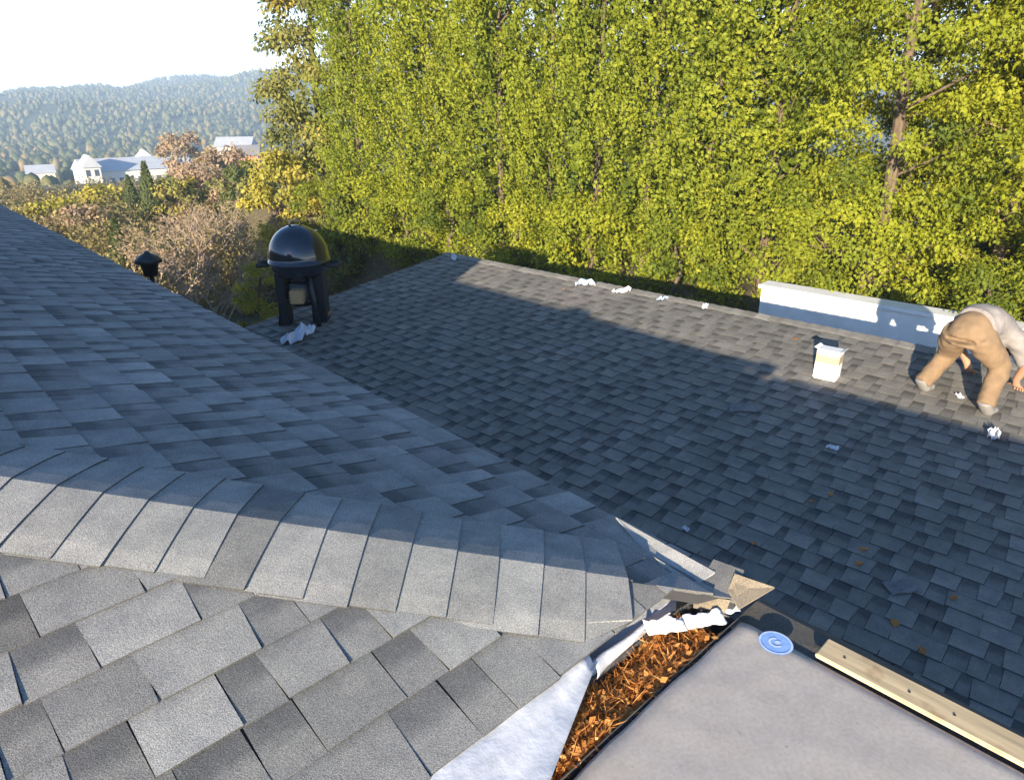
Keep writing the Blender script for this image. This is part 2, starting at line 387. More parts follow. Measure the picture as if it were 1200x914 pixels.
eh2 = nrm(np.array([1., 1., T])); C2 = C + [-2 * HS, 0, 0]
w2N = nrm(np.cross(nN, eh2)); w2N = w2N if np.dot(w2N, -ey) > 0 else -w2N
w2W = nrm(np.cross(nW, eh2)); w2W = w2W if np.dot(w2W, -ex) > 0 else -w2W
for i in range(2, nhip + 1): cap_mesh(C2 + eh2 * i * CE, eh2, w2N, w2W, nN, nW, nrm(nN + nW), CW, CL, rc, 'hip_cap', house)
RTOP = C + [-HS, HS, T * HS]
for i in range(int((LEN - HS) / .14)): cap_mesh(RTOP + ey * (i * .14), ey, evF * -1, -nrm(np.array([1., 0, T])), nF, nW, ez, .17, .28, rc, 'ridge_cap', house)
# walls, fascia, and an unseen brick stack added to shade the lower roof's left end
def wall_box(name, a, b, mat, parent): return MB().box(a, b).build(name, mat, parent)
wall_box('wall', (X0 - 2 * HS + .3, Y0 + .3, -5.5), (X0 - .3, Y0 + LEN - .3, ZE - .01), 'stucco', house)
wall_box('fascia', (X0 + .03, Y0 + .1, ZE - .19), (X0 + .06, Y0 + LEN, ZE - .055), 'white_metal', house)
wall_box('fascia', (X0 - 2 * HS, YN - .012, ZE - .19), (X0 - .08, YN + .015, ZE - .02), 'white_metal', house)
ch = MB(); cx, cy = RTOP[0] - .35, 5.35
ch.box((cx - .35, cy - .75, ZE), (cx + .35, cy + .75, -.5)); ch.box((cx - .4, cy - .8, -.5), (cx + .4, cy + .8, -.42))
ch.build('shade_stack', 'brick', house)

# ---- lower roof
R1 = at_z(525, 297, -2.2); R2 = at_z(1075, 405, -2.2); LZ = -2.2; LT = .12; LQ = math.sqrt(1 + LT * LT)
er = nrm(R2 - R1); gd = np.array([er[1], -er[0], 0.]); gd = gd if gd[0] < 0 else -gd      # horizontal, down-slope towards the upper house
LLEN, LRUN = 12.5, 5.35
evL = nrm(-gd + ez * LT); nL = nrm(np.cross(er, evL)); nL = nL if nL[2] > 0 else -nL
OL = R1 + gd * LRUN - ez * LT * LRUN
annex = empty('annex', tuple(R1 + er * 5 + gd * 2 - ez * 3.1), 'lower building with long dark shingled roof shaded by the house, sunlit along its ridge', 'building')
slL = slope('roof_slope', [OL, OL + er * LLEN, R1 + er * LLEN, R1], nL, annex)
BT = .34; FR = 1.5
evB = nrm(gd + ez * BT); nB = nrm(-gd * BT + ez)
OB = R1 - gd * FR - ez * BT * FR
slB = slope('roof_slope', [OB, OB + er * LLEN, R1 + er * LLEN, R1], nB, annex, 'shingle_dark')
rn = random.Random(21)
TONE_SD[0] = .06
pL = shingle_field(OL, er, evL, nL, 0, LLEN, 0, LRUN * LQ, .146, [(1, 0, .015), (-1, 0, LLEN), (0, -1, LRUN * LQ)], (.075, .165), rn, hb=(.003, .0075))
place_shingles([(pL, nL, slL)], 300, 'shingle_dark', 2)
def on_lower(px, py): return at_plane(px, py, R1, nL)
rc = random.Random(31)
for i in range(int(LLEN / .145) - 1):
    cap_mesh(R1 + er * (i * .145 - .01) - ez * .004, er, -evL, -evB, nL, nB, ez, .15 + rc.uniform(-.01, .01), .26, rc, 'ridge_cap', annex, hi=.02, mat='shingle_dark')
cs = [R1 + gd * (LRUN - .3), R1 - gd * (FR - .3), R1 - gd * (FR - .3) + er * LLEN, R1 + gd * (LRUN - .3) + er * LLEN]
cs = [c + er * (.25 if i < 2 else -.25) for i, c in enumerate(cs)]
MB().prism([(c[0], c[1], -5.5) for c in cs], (0, 0, 2.6)).build('wall', 'stucco', annex)
# gable wall pieces close the triangle below the slopes at both ends
for off in (.25, LLEN - .35):
    g = [R1 + er * off + gd * (LRUN - .35) - ez * (LT * (LRUN - .35) + .05), R1 + er * off - ez * .06, R1 + er * off - gd * (FR - .35) - ez * (BT * (FR - .35) + .05), R1 + er * off - gd * (FR - .35) - ez * .75, R1 + er * off + gd * (LRUN - .35) - ez * .75]
    MB().prism(g, er * .1).build('gable_wall', 'stucco', annex)
MB().prism([R1 - er * .03 - ez * .03, OL - er * .03 - ez * .03, OL - er * .03 - ez * .17, R1 - er * .03 - ez * .17], er * .025).build('rake_board', 'white_metal', annex)

# ================================================================== flat roof, underlayment, gutter
ZG = -1.345
flat = empty('flat_roof', (0.2, -2.0, -5.3), 'flat roof section between gutter and lower building, edge bordered with dark felt', 'roof')
gl = at_z(870, 722, ZG); gx, gy = gl[0], gl[1]
wall_box('deck', (-3.2, -5.0, ZG - .16), (gx + .10, gy - .012, ZG - .022), 'deck', flat)
wall_box('wall', (-3.0, -4.8, -5.5), (gx - .2, gy - .25, ZG - .165), 'stucco', flat)
# dark felt border strip
V = []; F = []; nu, nv = 40, 4; x_out = at_z(985, 735, ZG)[0] + .012
fb = MB()
for i in range(nu + 1):
    for j in range(nv + 1):
        yy = Y0 - .01 - 4.5 * i / nu; xx = gx - .05 + (x_out - gx + .05) * j / nv
        V.append((xx, yy, ZG - .016 + .004 * fbm(xx * 9, yy * 4) - (.03 if j == nv else 0)))
for i in range(nu):
    for j in range(nv): a = i * (nv + 1) + j; F.append((a, a + nv + 1, a + nv + 2, a + 1))
fe = mesh_obj('felt_strip', V, F, 'shingle_dark', flat, tone=.2)
# underlayment sheet
m, t, b = newmat('grey_underlayment')
n1 = noise_tex(t, 2.3, 5, .55); n2 = noise_tex(t, 90, 2); n3 = noise_tex(t, 11, 4, .7)
col = ramp(t, n1, [(.3, (.41, .37, .33)), (.5, (.465, .415, .36)), (.72, (.50, .45, .375))])
col = mixc(t, .5, col, ramp(t, n2, [(.35, (.85, .85, .85)), (.65, (1.12, 1.12, 1.12))]), 'MULTIPLY')
col = mixc(t, .5, col, ramp(t, n3, [(.35, (.88, .86, .84)), (.55, (1, 1, 1)), (.76, (1.08, 1.08, 1.1))]), 'MULTIPLY')
n4 = noise_tex(t, 38, 5, .75); col = mixc(t, .8, col, ramp(t, n4, [(.28, (.55, .5, .45)), (.36, (1, 1, 1)), (.69, (1, 1, 1)), (.74, (1.25, 1.25, 1.25))]), 'MULTIPLY')
t.links.new(col, b.inputs['Base Color']); b.inputs['Roughness'].default_value = .8; bump(t, b, n3, .2, .003); M['underlay'] = m
V = []; F = []; nu, nv = 110, 130; sx, sy = 2.4, 2.6
for i in range(nu + 1):
    for j in range(nv + 1):
        a, c_ = (i / nu) ** 1.25 * sx, (j / nv) ** 1.25 * sy
        xx, yy = gx - a, gy - c_ + .012 * fbm(a * 2.2, 7.7) * 1
        z = ZG + .003 * fbm(xx * 2.1, yy * 2.6, 2.2) + .0007 * fbm(xx * 9, yy * 7, 1.2) + .004 * max(0, fbm(xx * 1.3 + yy * 2.4, yy * .8 - xx * .6, 9.1))
        for e_ in (a, c_):
            if e_ < .045: q = 1 - e_ / .045; z -= .010 * q * q
        if c_ == 0: z -= .035
        if a == 0: z -= .006
        V.append((xx, yy, z))
for i in range(nu):
    for j in range(nv): a = i * (nv + 1) + j; F.append((a, a + 1, a + nv + 2, a + nv + 1))
under = mesh_obj('underlayment_sheet', V, F, 'underlay', None, loc=(gx - .8, gy - .8, ZG - .01), smooth=True)
tag(under, 'smooth grey roofing underlayment sheet with a round blue mark near its corner', 'roofing sheet')
# printed round blue mark
M['blue'] = simple('printed_blue', (.25, .42, .78), .6, .18, 60); M['pale_blue'] = simple('printed_pale_blue', (.55, .66, .82), .6, .15, 60)
lc = at_z(909, 753, ZG + .004); lr = .045
def disc(c, r0, r1, n=40, a0=0, a1=2 * math.pi, z=0):
    V = []; F = []
    for k in range(n + 1):
        a = a0 + (a1 - a0) * k / n
        for r in (r0, r1):
            p = np.array([c[0] + r * math.cos(a), c[1] + r * math.sin(a), 0]); p[2] = c[2] + z; V.append(p)
    for k in range(n): F.append((2 * k, 2 * k + 1, 2 * k + 3, 2 * k + 2))
    return V, F
lg = mesh_obj('printed_mark', *disc(lc, .0, lr), M['blue'], under)
mb = MB(); mb.add(*disc(lc, lr * .86, lr * .96, z=.0012)); mb.add(*disc(lc, lr * .28, lr * .42, 24, .4, 4.6, z=.0012)); mb.add(*disc(lc + CR * .006, lr * .02, lr * .17, 12, z=.0012))
mb.build('printed_emblem', 'pale_blue', lg)
# pine board on the border strip
pa, pb = at_z(963, 757, ZG + .01), at_z(1156, 857, ZG + .01)
dirb = nrm((pb - pa) * [1, 1, 0]); lat = np.array([-dirb[1], dirb[0], 0]); wbd = .082
bd = MB(); q0 = pa; Lb = 1.9
prof = []
for k in range(20): pass
pts = [q0 - lat * wbd / 2 + ez * -.012, q0 + lat * wbd / 2 + ez * -.012]
bm = bmesh.new(); bmesh.ops.create_cube(bm, size=1); bmesh.ops.scale(bm, vec=(wbd, Lb, .013), verts=bm.verts)
bmesh.ops.bevel(bm, geom=list(bm.edges), offset=.003, segments=2, affect='EDGES')
me = bpy.data.meshes.new('pine_board'); bm.to_mesh(me); bm.free(); me.materials.append(M['board'])
bo = link(bpy.data.objects.new('pine_board', me)); cb = q0 + dirb * Lb / 2; bo.location = (cb[0], cb[1], ZG + .006); bo.rotation_euler = (0, 0, math.atan2(dirb[1], dirb[0]) - math.pi / 2)
ORG[bo] = np.array(bo.location)
tag(bo, 'raw pine board lying along the edge beside the grey underlayment sheet', 'board')
for px, py in ((990, 769), (1066, 809), (1119, 836)):
    p = at_z(px, py, ZG + .0165); k = MB(); k.lathe([(0, .0022), (.004, .002), (.0055, 0)], (0, 0, 0), 10)
    Rm = Matrix.Rotation(-bo.rotation_euler[2], 3, 'Z'); pl = Rm @ (Vector(p) - bo.location); pl.z = .0068
    n_ = mesh_obj('nail_head', np.array(k.V) * .7 + np.array(pl) + ORG[bo], k.F, 'rubber', bo)

# gutter trough along the near eave
gut = MB(); ya, yb = gy + .012, YN - .02; zt, zb = ZG - .012, ZG - .12; xa, xb = -3.0, gx + .0
sec = [(ya, zt), (ya, zb + .02), (ya + .02, zb), (yb - .02, zb), (yb, zb + .02), (yb, zt - .01)]
for i in range(len(sec) - 1):
    (y0_, z0_), (y1_, z1_) = sec[i], sec[i + 1]
    d2 = nrm(np.array([0, -(z1_ - z0_), y1_ - y0_])) * -.0015
    gut.prism([(xa, y0_, z0_), (xb, y0_, z0_), (xb, y1_, z1_), (xa, y1_, z1_)], d2)
gut.box((xb - .002, ya, zb), (xb + .001, yb, zt - .012))
gut.build('gutter', 'gutter', house)
# leaf litter heaped in the gutter
rl = np.random.default_rng(4); nl = 9000
lx = X0 - rl.uniform(.10, 1.6, nl); ly = rl.uniform(ya + .006, yb - .012, nl)
cov = np.array([.5 + .5 * math.tanh(3 * (fbm(a * 3.1, 2.2) + .25 + .5 * (1 - (q - ya) / (yb - ya)))) for a, q in zip(lx, ly)])
lz = zb + .025 + cov * (.075 + .02 * np.array([fbm(a * 9, q * 9) for a, q in zip(lx, ly)])) * rl.uniform(.82, 1.08, nl)
Pl = np.stack([lx, ly, lz], 1)
D = nrm(np.stack([rl.normal(0, 1, nl), rl.normal(0, .8, nl), rl.normal(0, .35, nl)], 1)); Nn = nrm(np.stack([rl.normal(0, .5, nl), rl.normal(0, .5, nl), np.ones(nl)], 1)); Sd = nrm(np.cross(D, Nn))
def kites(P, D, Sd, L, Wd, droop=0.0):
    L = np.asarray(L)[:, None]; Wd = np.asarray(Wd)[:, None]
    mid = P + D * L * .45; tip = P + D * L
    if droop: tip = tip - np.array([0, 0, 1.]) * L * droop
    return np.stack([P, mid + Sd * Wd / 2, tip, mid - Sd * Wd / 2], 1)
need = rl.random(nl) < .55
Ll = np.where(need, rl.uniform(.025, .06, nl), rl.uniform(.010, .026, nl)); Wl = np.where(need, rl.uniform(.0012, .003, nl), Ll * rl.uniform(.4, .8, nl))
lit_ = quad_mesh('leaf_litter', kites(Pl, D, Sd, Ll, Wl), 'dry_leaf', None, loc=(1.0, (ya + yb) / 2, zb), tone=np.clip(rl.normal(.56, .22, nl), 0, 1))
tag(lit_, 'dry orange leaves and needles heaped inside the gutter', 'leaves', kind='stuff')
gb = MB(); V = []; F = []; nx = 60
for i in range(nx + 1):
    xx = X0 - .09 - 1.7 * i / nx
    for j in range(7):
        yy = ya + .004 + (yb - ya - .012) * j / 6
        cv = .5 + .5 * math.tanh(3 * (fbm(xx * 3.1, 2.2) + .25 + .5 * (1 - (yy - ya) / (yb - ya)))); V.append((xx, yy, zb + .014 + cv * .062))
for i in range(nx):
    for j in range(6): a = i * 7 + j; F.append((a, a + 7, a + 8, a + 1))
M['humus'] = simple('brown_humus', (.16, .07, .03), .95, .5, 60, bumpd=.01)
mesh_obj('humus_bed', V, F, 'humus', lit_)['kind'] = 'stuff'

# bent white flashing
def sheet(name, rows, mat, parent=None, loc=None, th=.0016):
    nr, ncn = len(rows), len(rows[0]); V = [p for r in rows for p in r]; F = []
    for i in range(nr - 1):
        for j in range(ncn - 1): a = i * ncn + j; F.append((a, a + 1, a + ncn + 1, a + ncn))
    V = np.array(V, float); o = mesh_obj(name, V, F, mat, parent, loc, smooth=True)
    sm = o.modifiers.new('thickness', 'SOLIDIFY'); sm.thickness = th; sm.offset = 0; return o
fl = empty('metal_flashing', tuple(at_z(620, 850, ZG)), 'crumpled white metal flashing bent up along the eave over the leafy gutter', 'flashing')
def lerp(a, b, q): return np.array(a, float) + (np.array(b, float) - np.array(a, float)) * q
rows = []
for i in range(26):
    q = i / 25                                            # along the eave, near -> corner
    pL_ = lerp((340, 1010), (686, 758), q); pR_ = lerp((607, 1010), (697, 782), q)
    zl = ZE + T * (YN - Y0) - .006; row = []
    for j in range(13):
        s = j / 12; p = lerp(pL_, pR_, s)
        z = zl - .035 * s + .010 * math.sin(s * math.pi) + .004 * fbm(q * 6, s * 3, 4) + (.018 * (s ** 6) * (1 - q * .3))
        row.append(at_z(p[0], p[1], z))
    rows.append(row)
sheet('apron', rows, 'white_metal', fl)
rows = []                                                  # thin rolled lip that sweeps from the apron to the corner
lip = [(694, 786), (706, 774), (722, 762), (738, 750), (750, 738), (757, 731)]
for i in range(21):
    q = i / 20 * (len(lip) - 1); k = min(int(q), len(lip) - 2); p = lerp(lip[k], lip[k + 1], q - k); wd = .020 * (1 - i / 20) + .007
    c0 = at_z(p[0], p[1], ZE - .022); row = []
    for j in range(9):
        a = -.6 + 3.2 * j / 8; row.append(c0 + np.array([0, -1, 0]) * wd * math.cos(a) * .7 + ez * wd * math.sin(a))
    rows.append(row)
sheet('rolled_lip', rows, 'white_metal', fl)
for (a, b_, h0, sd_) in (((760, 744), (806, 739), .028, 1), ((806, 737), (852, 730), .024, 2), ((838, 722), (868, 716), .02, 3)):
    rows = []
    for i in range(15):
        q = i / 14; p = lerp(a, b_, q); c0 = at_z(p[0], p[1], ZE - .035); row = []
        for j in range(9):
            s = j / 8; n_ = fbm(q * 4 + sd_, s * 3, sd_ * 2.)
            row.append(c0 + ez * (h0 * s * (1 + .5 * n_)) + np.array([.2, .8, 0]) * (.035 * s + .008 * n_) )
        rows.append(row)
    sheet('torn_end', rows, 'white_metal', fl)

# loose curled shingle strips and bent cap at the corner of the eave
def eave_piece(name, pxs, mat, label, cat, th=.006, tone=.8):
    P = [at_z(x, y, z) for (x, y, z) in pxs]; c0 = np.mean(P, axis=0)
    n_ = nrm(np.cross(P[1] - P[0], P[2] - P[0])); n_ = n_ if n_[2] > 0 else -n_
    o = MB().prism(P, -n_ * th, tone).build(name, mat, None, loc=tuple(c0), tone=True)
    return tag(o, label, cat)
eave_piece('eave_strip', [(722, 606, ZE + .006), (778, 637, ZE + .016), (838, 670, ZE + .024), (818, 684, ZE + .004), (760, 648, ZE + .004)], 'shingle', 'long pale shingle strip curled up along the shaded eave', 'shingle')
eave_piece('eave_strip', [(766, 652, ZE + .014), (820, 686, ZE + .02), (812, 692, ZE + .006), (790, 680, ZE + .006)], 'shingle', 'thin pale sliver of shingle lifted just below the curled eave strip', 'shingle')
M['felt_grey'] = shingle_mat('grey_cap_shingle', .85); M['tan_cap'] = shingle_mat('tan_cap_shingle', 1.15, (1.05, .86, .62))
eave_piece('corner_cap', [(836, 655, ZE + .03), (872, 668, ZE + .03), (860, 705, ZE - .0), (816, 690, ZE + .0)], 'felt_grey', 'grey bent cap shingle folded over the roof corner', 'shingle', tone=.45)
eave_piece('corner_cap', [(861, 672, ZE + .034), (908, 688, ZE + .02), (866, 713, ZE + .004), (853, 690, ZE + .012)], 'tan_cap', 'tan sunlit cap shingle at the tip of the roof corner', 'shingle', tone=.7)
eave_piece('corner_cap', [(816, 697, ZE + .004), (856, 703, ZE + .006), (850, 718, ZE - .02), (812, 712, ZE - .02)], 'tan_cap', 'small brown shingle scrap beneath the grey bent cap', 'shingle', tone=.4)

# ================================================================== retaining wall
wa_, wb_ = at_x(893, 336, 10.0), at_x(1165, 382, 10.0)
zt = (wa_[2] + wb_[2]) / 2
dw = nrm(R1 - R2); w0 = np.array([wa_[0], wa_[1], 0])
rw = empty('garden_wall', (w0[0], w0[1] - 3, -5.3), 'low white rendered garden wall behind the ridge, its top in sunlight', 'wall')
pts = [w0, w0 - dw * 8, w0 - dw * 8 + [.28, .02, 0], w0 + [.28, .02, 0]]
MB().prism([(p[0], p[1], -5.5) for p in pts], (0, 0, 5.5 + zt - .05)).build('body', 'white_wall', rw)
pts = [w0 + [-.04, .04, 0], w0 - dw * 8 + [-.04, 0, 0], w0 - dw * 8 + [.32, 0, 0], w0 + [.32, .06, 0]]
MB().prism([(p[0], p[1], zt - .048) for p in pts], (0, 0, .05)).build('coping', 'white_wall', rw)
# raised planting bed behind wall
bed = MB(); V = []; F = []; nb_ = 60
for i in range(nb_ + 1):
    for j in range(13):
        p = R2 + dw * (-6 + 26 * i / nb_); d_ = 3.15 + 8 * j / 12
        V.append(tuple(p + -gd * d_ * 1.0)[:2] + (-3.15 + .18 * fbm(i * .4, j * .6) + .3 * j / 12 - (2.4 if j == 0 else 0),))
for i in range(nb_):
    for j in range(12): a = i * 13 + j; F.append((a, a + 1, a + 14, a + 13))
M['soil'] = simple('brown_soil_leaf_litter', (.075, .06, .028), .95, .5, 12, bumpd=.05)
bo_ = mesh_obj('planting_bed', V, F, 'soil', smooth=True); tag(bo_, kind='structure')

# ================================================================== vegetation
def trunk_mb(path, rad, n=8): return MB().tube(path, rad, n)
def sprays(P, D, N, L, rg, tone, K=5, wf=.30):
    Sd = nrm(np.cross(D, N)); Q_ = [kites(P, D, Sd, L, L * wf, .08)]; Tn = [tone]
    for q, s in ((.12, 1), (.22, -1), (.4, 1), (.5, -1))[:K - 1]:
        d2 = nrm(D * .78 + Sd * s * .62 + rg.normal(0, .12, P.shape)); b_ = P + D * (L * q)[:, None]
        Q_.append(kites(b_, d2, nrm(np.cross(d2, N)), L * (.62 - q * .35), L * wf * .62, .1)); Tn.append(tone + rg.normal(0, .05, len(P)))
    return np.concatenate(Q_), np.clip(np.concatenate(Tn), 0, 1)
def arborvitae(seed, H, Rm, name='arborvitae', npl=820, per=42):
    rg = np.random.default_rng(seed)
    root = empty(name, (0, 0, 0))
    z = H * (1 - rg.random(npl) ** .8 * .97); z = rg.uniform(.0, 1, npl) ** 1.1 * H * .97
    prof = Rm * np.clip(np.minimum(1.0, .75 + z / H) * (1 - (z / H) ** 2.6 * .9), .08, None)
    th = rg.uniform(0, 2 * math.pi, npl)
    lump = np.array([fbm(math.cos(a) * 1.5 + seed, math.sin(a) * 1.5, q * .85, 3) for a, q in zip(th, z)])
    keep = lump > -.38; z, th, prof, lump = z[keep], th[keep], prof[keep], lump[keep]; npl = len(z)
    rb = prof * rg.uniform(.6, .86, npl) * (1 + .62 * lump)
    base = np.stack([rb * np.cos(th), rb * np.sin(th), z], 1)
    pd = nrm(np.stack([np.cos(th) * .55, np.sin(th) * .55, np.full(npl, .8)], 1) + rg.normal(0, .16, (npl, 3)))
    pl = rg.uniform(.4, 1.0, npl) * (Rm / .85); ptone = rg.normal(.5, .16, npl) + lump * .25
    q = rg.uniform(0, 1, (npl, per)); idx = np.repeat(np.arange(npl), per); q = q.ravel(); n = len(q)
    P = base[idx] + pd[idx] * (q * pl[idx])[:, None] + rg.normal(0, 1, (n, 3)) * (.085 * (1 - q * .55))[:, None]
    D = nrm(pd[idx] * 1.0 + rg.normal(0, .5, (n, 3))); rad = np.stack([np.cos(th), np.sin(th), 0 * th], 1)[idx]
    ax = base[idx] + pd[idx] * (q * pl[idx])[:, None]; N = nrm(nrm(P - ax) * .9 + rad * .75 + rg.normal(0, .33, (n, 3)))
    L = rg.uniform(.05, .11, n)
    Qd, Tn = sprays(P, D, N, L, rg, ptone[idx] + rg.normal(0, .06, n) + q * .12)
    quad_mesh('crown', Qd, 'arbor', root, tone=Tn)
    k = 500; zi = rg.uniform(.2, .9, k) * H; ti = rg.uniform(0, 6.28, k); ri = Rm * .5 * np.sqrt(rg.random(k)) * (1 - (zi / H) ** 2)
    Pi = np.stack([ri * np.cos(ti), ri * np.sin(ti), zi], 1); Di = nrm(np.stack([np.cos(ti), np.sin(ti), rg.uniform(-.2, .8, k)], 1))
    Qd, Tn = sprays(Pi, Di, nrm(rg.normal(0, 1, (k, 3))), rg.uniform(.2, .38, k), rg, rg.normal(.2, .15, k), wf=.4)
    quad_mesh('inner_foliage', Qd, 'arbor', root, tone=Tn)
    mb = trunk_mb([(.02 * math.sin(i), .02 * math.cos(i * 1.3), H * i / 8 - .1) for i in range(9)], [.08 * (1 - i / 8.6) + .01 for i in range(9)])
    for i in range(26):
        zz = H * (.05 + .85 * i / 26); a = i * 2.4; r_ = Rm * .75 * (1 - (zz / H) ** 2.4)
        mb.tube([(0, 0, zz), (r_ * .5 * math.cos(a), r_ * .5 * math.sin(a), zz + r_ * .35), (r_ * math.cos(a), r_ * math.sin(a), zz + r_ * .95)], [.025, .016, .006], 5)
    mb.build('trunk', 'bark', root)
    return root
def clump_tree(seed, H, Rm, z0, leafmat, barkmat, name, ncl=110, per=150, leaf=(.07, .14), cl=(.35, .65), flat=.6, droop=.2, spray=True, shell=.45, top_round=1.0, lean=(0, 0), tonebase=.5, trunk_r=.14, forks=1):
    rg = np.random.default_rng(seed); rr_ = random.Random(seed)
    root = empty(name, (0, 0, 0))
    zc = rg.uniform(0, 1, ncl); env = np.sin(np.clip(zc * .92 + .08, 0, 1) * math.pi * .93) ** .55
    th = rg.uniform(0, 6.283, ncl); rad = Rm * env * (shell + (1 - shell) * np.sqrt(rg.random(ncl)))
    cz = z0 + zc * (H - z0)
    Cc = np.stack([rad * np.cos(th) + lean[0] * zc, rad * np.sin(th) + lean[1] * zc, cz], 1)
    cr = rg.uniform(*cl, ncl); ct = rg.normal(tonebase, .2, ncl)
    idx = np.repeat(np.arange(ncl), per); n = len(idx)
    off = nrm(rg.normal(0, 1, (n, 3))) * (rg.random(n) ** .45)[:, None]; off[:, 2] *= flat
    P = Cc[idx] + off * cr[idx][:, None]; P[:, 2] -= droop * (off[:, 0] ** 2 + off[:, 1] ** 2) * cr[idx]
    out = nrm(np.stack([np.cos(th), np.sin(th), 0 * th], 1)[idx] * .5 + off)
    D = nrm(out * .4 + rg.normal(0, .6, (n, 3)) - np.array([0, 0, droop * 1.6])); N = nrm(np.array([0, 0, .25]) + rg.normal(0, .33, (n, 3)) + out * 1.0)
    L = rg.uniform(*leaf, n); tn = ct[idx] + rg.normal(0, .07, n)
    if spray: Qd, Tn = sprays(P, D, N, L, rg, tn, K=4)
    else:
        Sd = nrm(np.cross(D, N)); Qd, Tn = kites(P, D, Sd, L, L * rg.uniform(.45, .75, n), .15), np.clip(tn, 0, 1)
    quad_mesh('crown', Qd, leafmat, root, tone=Tn)
    mb = MB()
    top = H * .9
    path = [(lean[0] * (i / 9) + .05 * math.sin(i * 1.7 + seed), lean[1] * (i / 9) + .05 * math.cos(i * 1.1 + seed), top * i / 9 - .1) for i in range(10)]
    mb.tube(path, [trunk_r * (1 - i / 10.5) + .012 for i in range(10)], 9)
    for i in range(0, ncl, 4):
        zz = max(z0 * .6, Cc[i][2] - rad[i] * rr_.uniform(.3, .8)); k = min(8, max(0, int(zz / top * 9))); a = np.array(path[k]); a[2] = zz
        mid = (a + Cc[i]) / 2 + rg.normal(0, .08, 3); mb.tube([a, mid, Cc[i]], [trunk_r * .2, trunk_r * .12, .006], 5)
    mb.build('trunk', barkmat, root)
    return root
def put(root, x, y, z, rz=0, s=1., sz=None):
    root.location = (x, y, z); root.rotation_euler = (0, 0, rz); root.scale = (s, s, sz or s)

# ---- arborvitae hedge row (runs parallel to the lower ridge)
hb0 = R2 - gd * 4.55
protos = [arborvitae(101, 9.6, .98), arborvitae(102, 9.6, .92), arborvitae(103, 9.6, 1.02)]
ordn = ['first', 'second', 'third', 'fourth', 'fifth', 'sixth', 'seventh', 'eighth', 'ninth', 'tenth']
rt = random.Random(5); dist = 3.6; k = 0; used = [0, 0, 0]
HEDGE = [3.55, 4.75, 6.0, 7.15, 8.4, 9.6, 10.9, 12.1, 13.4, 14.7]
for k, dist in enumerate(HEDGE):
    pi_ = k % 3; o = protos[pi_] if not used[pi_] else copy_tree(protos[pi_]); used[pi_] = 1
    p = hb0 + dw * dist - gd * rt.uniform(-.22, .22)
    put(o, p[0], p[1], -4.5 + rt.uniform(-.2, .1), rt.uniform(0, 6.28), rt.uniform(.92, 1.06), rt.uniform(.98, 1.1))
    tag(o, f'tall yellow-green arborvitae, {ordn[k]} from the cedar in the hedge row behind the ridge', 'tree', 'arborvitae hedge behind the lower roof')
# ---- looser cedars on the right
c1 = clump_tree(201, 8.6, 1.75, .4, 'cedar', 'bark', 'cedar', ncl=215, per=235, leaf=(.045, .095), cl=(.28, .52), shell=.42, droop=.35, trunk_r=.11)
c2 = clump_tree(202, 8.8, 1.5, .3, 'cedar', 'bark', 'cedar', ncl=205, per=235, leaf=(.045, .095), cl=(.26, .5), shell=.4, droop=.35, trunk_r=.1)
c3 = clump_tree(203, 8.4, 1.3, .5, 'cedar', 'bark_light', 'cedar', ncl=170, per=180, leaf=(.045, .09), cl=(.25, .45), droop=.4, tonebase=.4, shell=.25, trunk_r=.11)
def hp(d_, back=0): p = hb0 + dw * d_ - gd * back; return p
p = hp(1.75, .0); put(c1, p[0], p[1], -3.7, .6); tag(c1, 'broad yellow-green cedar with dense drooping sprays rising behind the roof ridge', 'tree')
p = hp(-1.2, -.2); put(c2, p[0], p[1], -3.6, 2.2, 1.05); tag(c2, 'bright cedar filling the space above the white garden wall beside the worker', 'tree')
p = hp(.2, .9); put(c3, p[0], p[1], -3.7, 2.6, 1.0); tag(c3, 'thin cedar with bare brown trunk showing in the gap above the wall end', 'tree')
o = copy_tree(c2); p = hp(-3.6, .4); put(o, p[0], p[1], -3.6, 5.0, 1.1); tag(o, 'cedar at the end of the row, past the worker', 'tree')
for i, (d_, bk, lb) in enumerate(((-.1, 2.3, 'dense cedar right behind the bare brown trunk'), (1.3, 2.5, 'dense cedar between the broad cedar and the second row'), (-1.7, 2.2, 'dense cedar behind the bright cedar over the wall'), (-4.6, 2.4, 'dense cedar behind the end cedar past the worker'))):
    o = copy_tree((c2, c1)[i % 2]); p = hp(d_, bk); put(o, p[0], p[1], -3.7, 3.3 + i * 1.9, 1.12); tag(o, lb, 'tree')
o = copy_tree(c1); p = hp(-.6, 3.9); put(o, p[0], p[1], -3.6, 1.9, 1.12); tag(o, 'tall cedar standing in the second row behind the bare trunk', 'tree')
for i, d_ in enumerate((2.2, 5.2, 8.0, 11.0, -2.2)):
    o = copy_tree((c1, c2)[i % 2]); p = hp(d_, 2.9 + .3 * (i % 2)); put(o, p[0], p[1], -3.8, i * 1.7, 1.1)
    tag(o, f'tall cedar in the second row, half hidden behind the {("broad cedar", "second arborvitae", "fourth arborvitae", "seventh arborvitae", "")[i]}' if d_ > 0 else 'tall cedar standing behind the bright cedar by the wall', 'tree', 'second row behind the hedge')
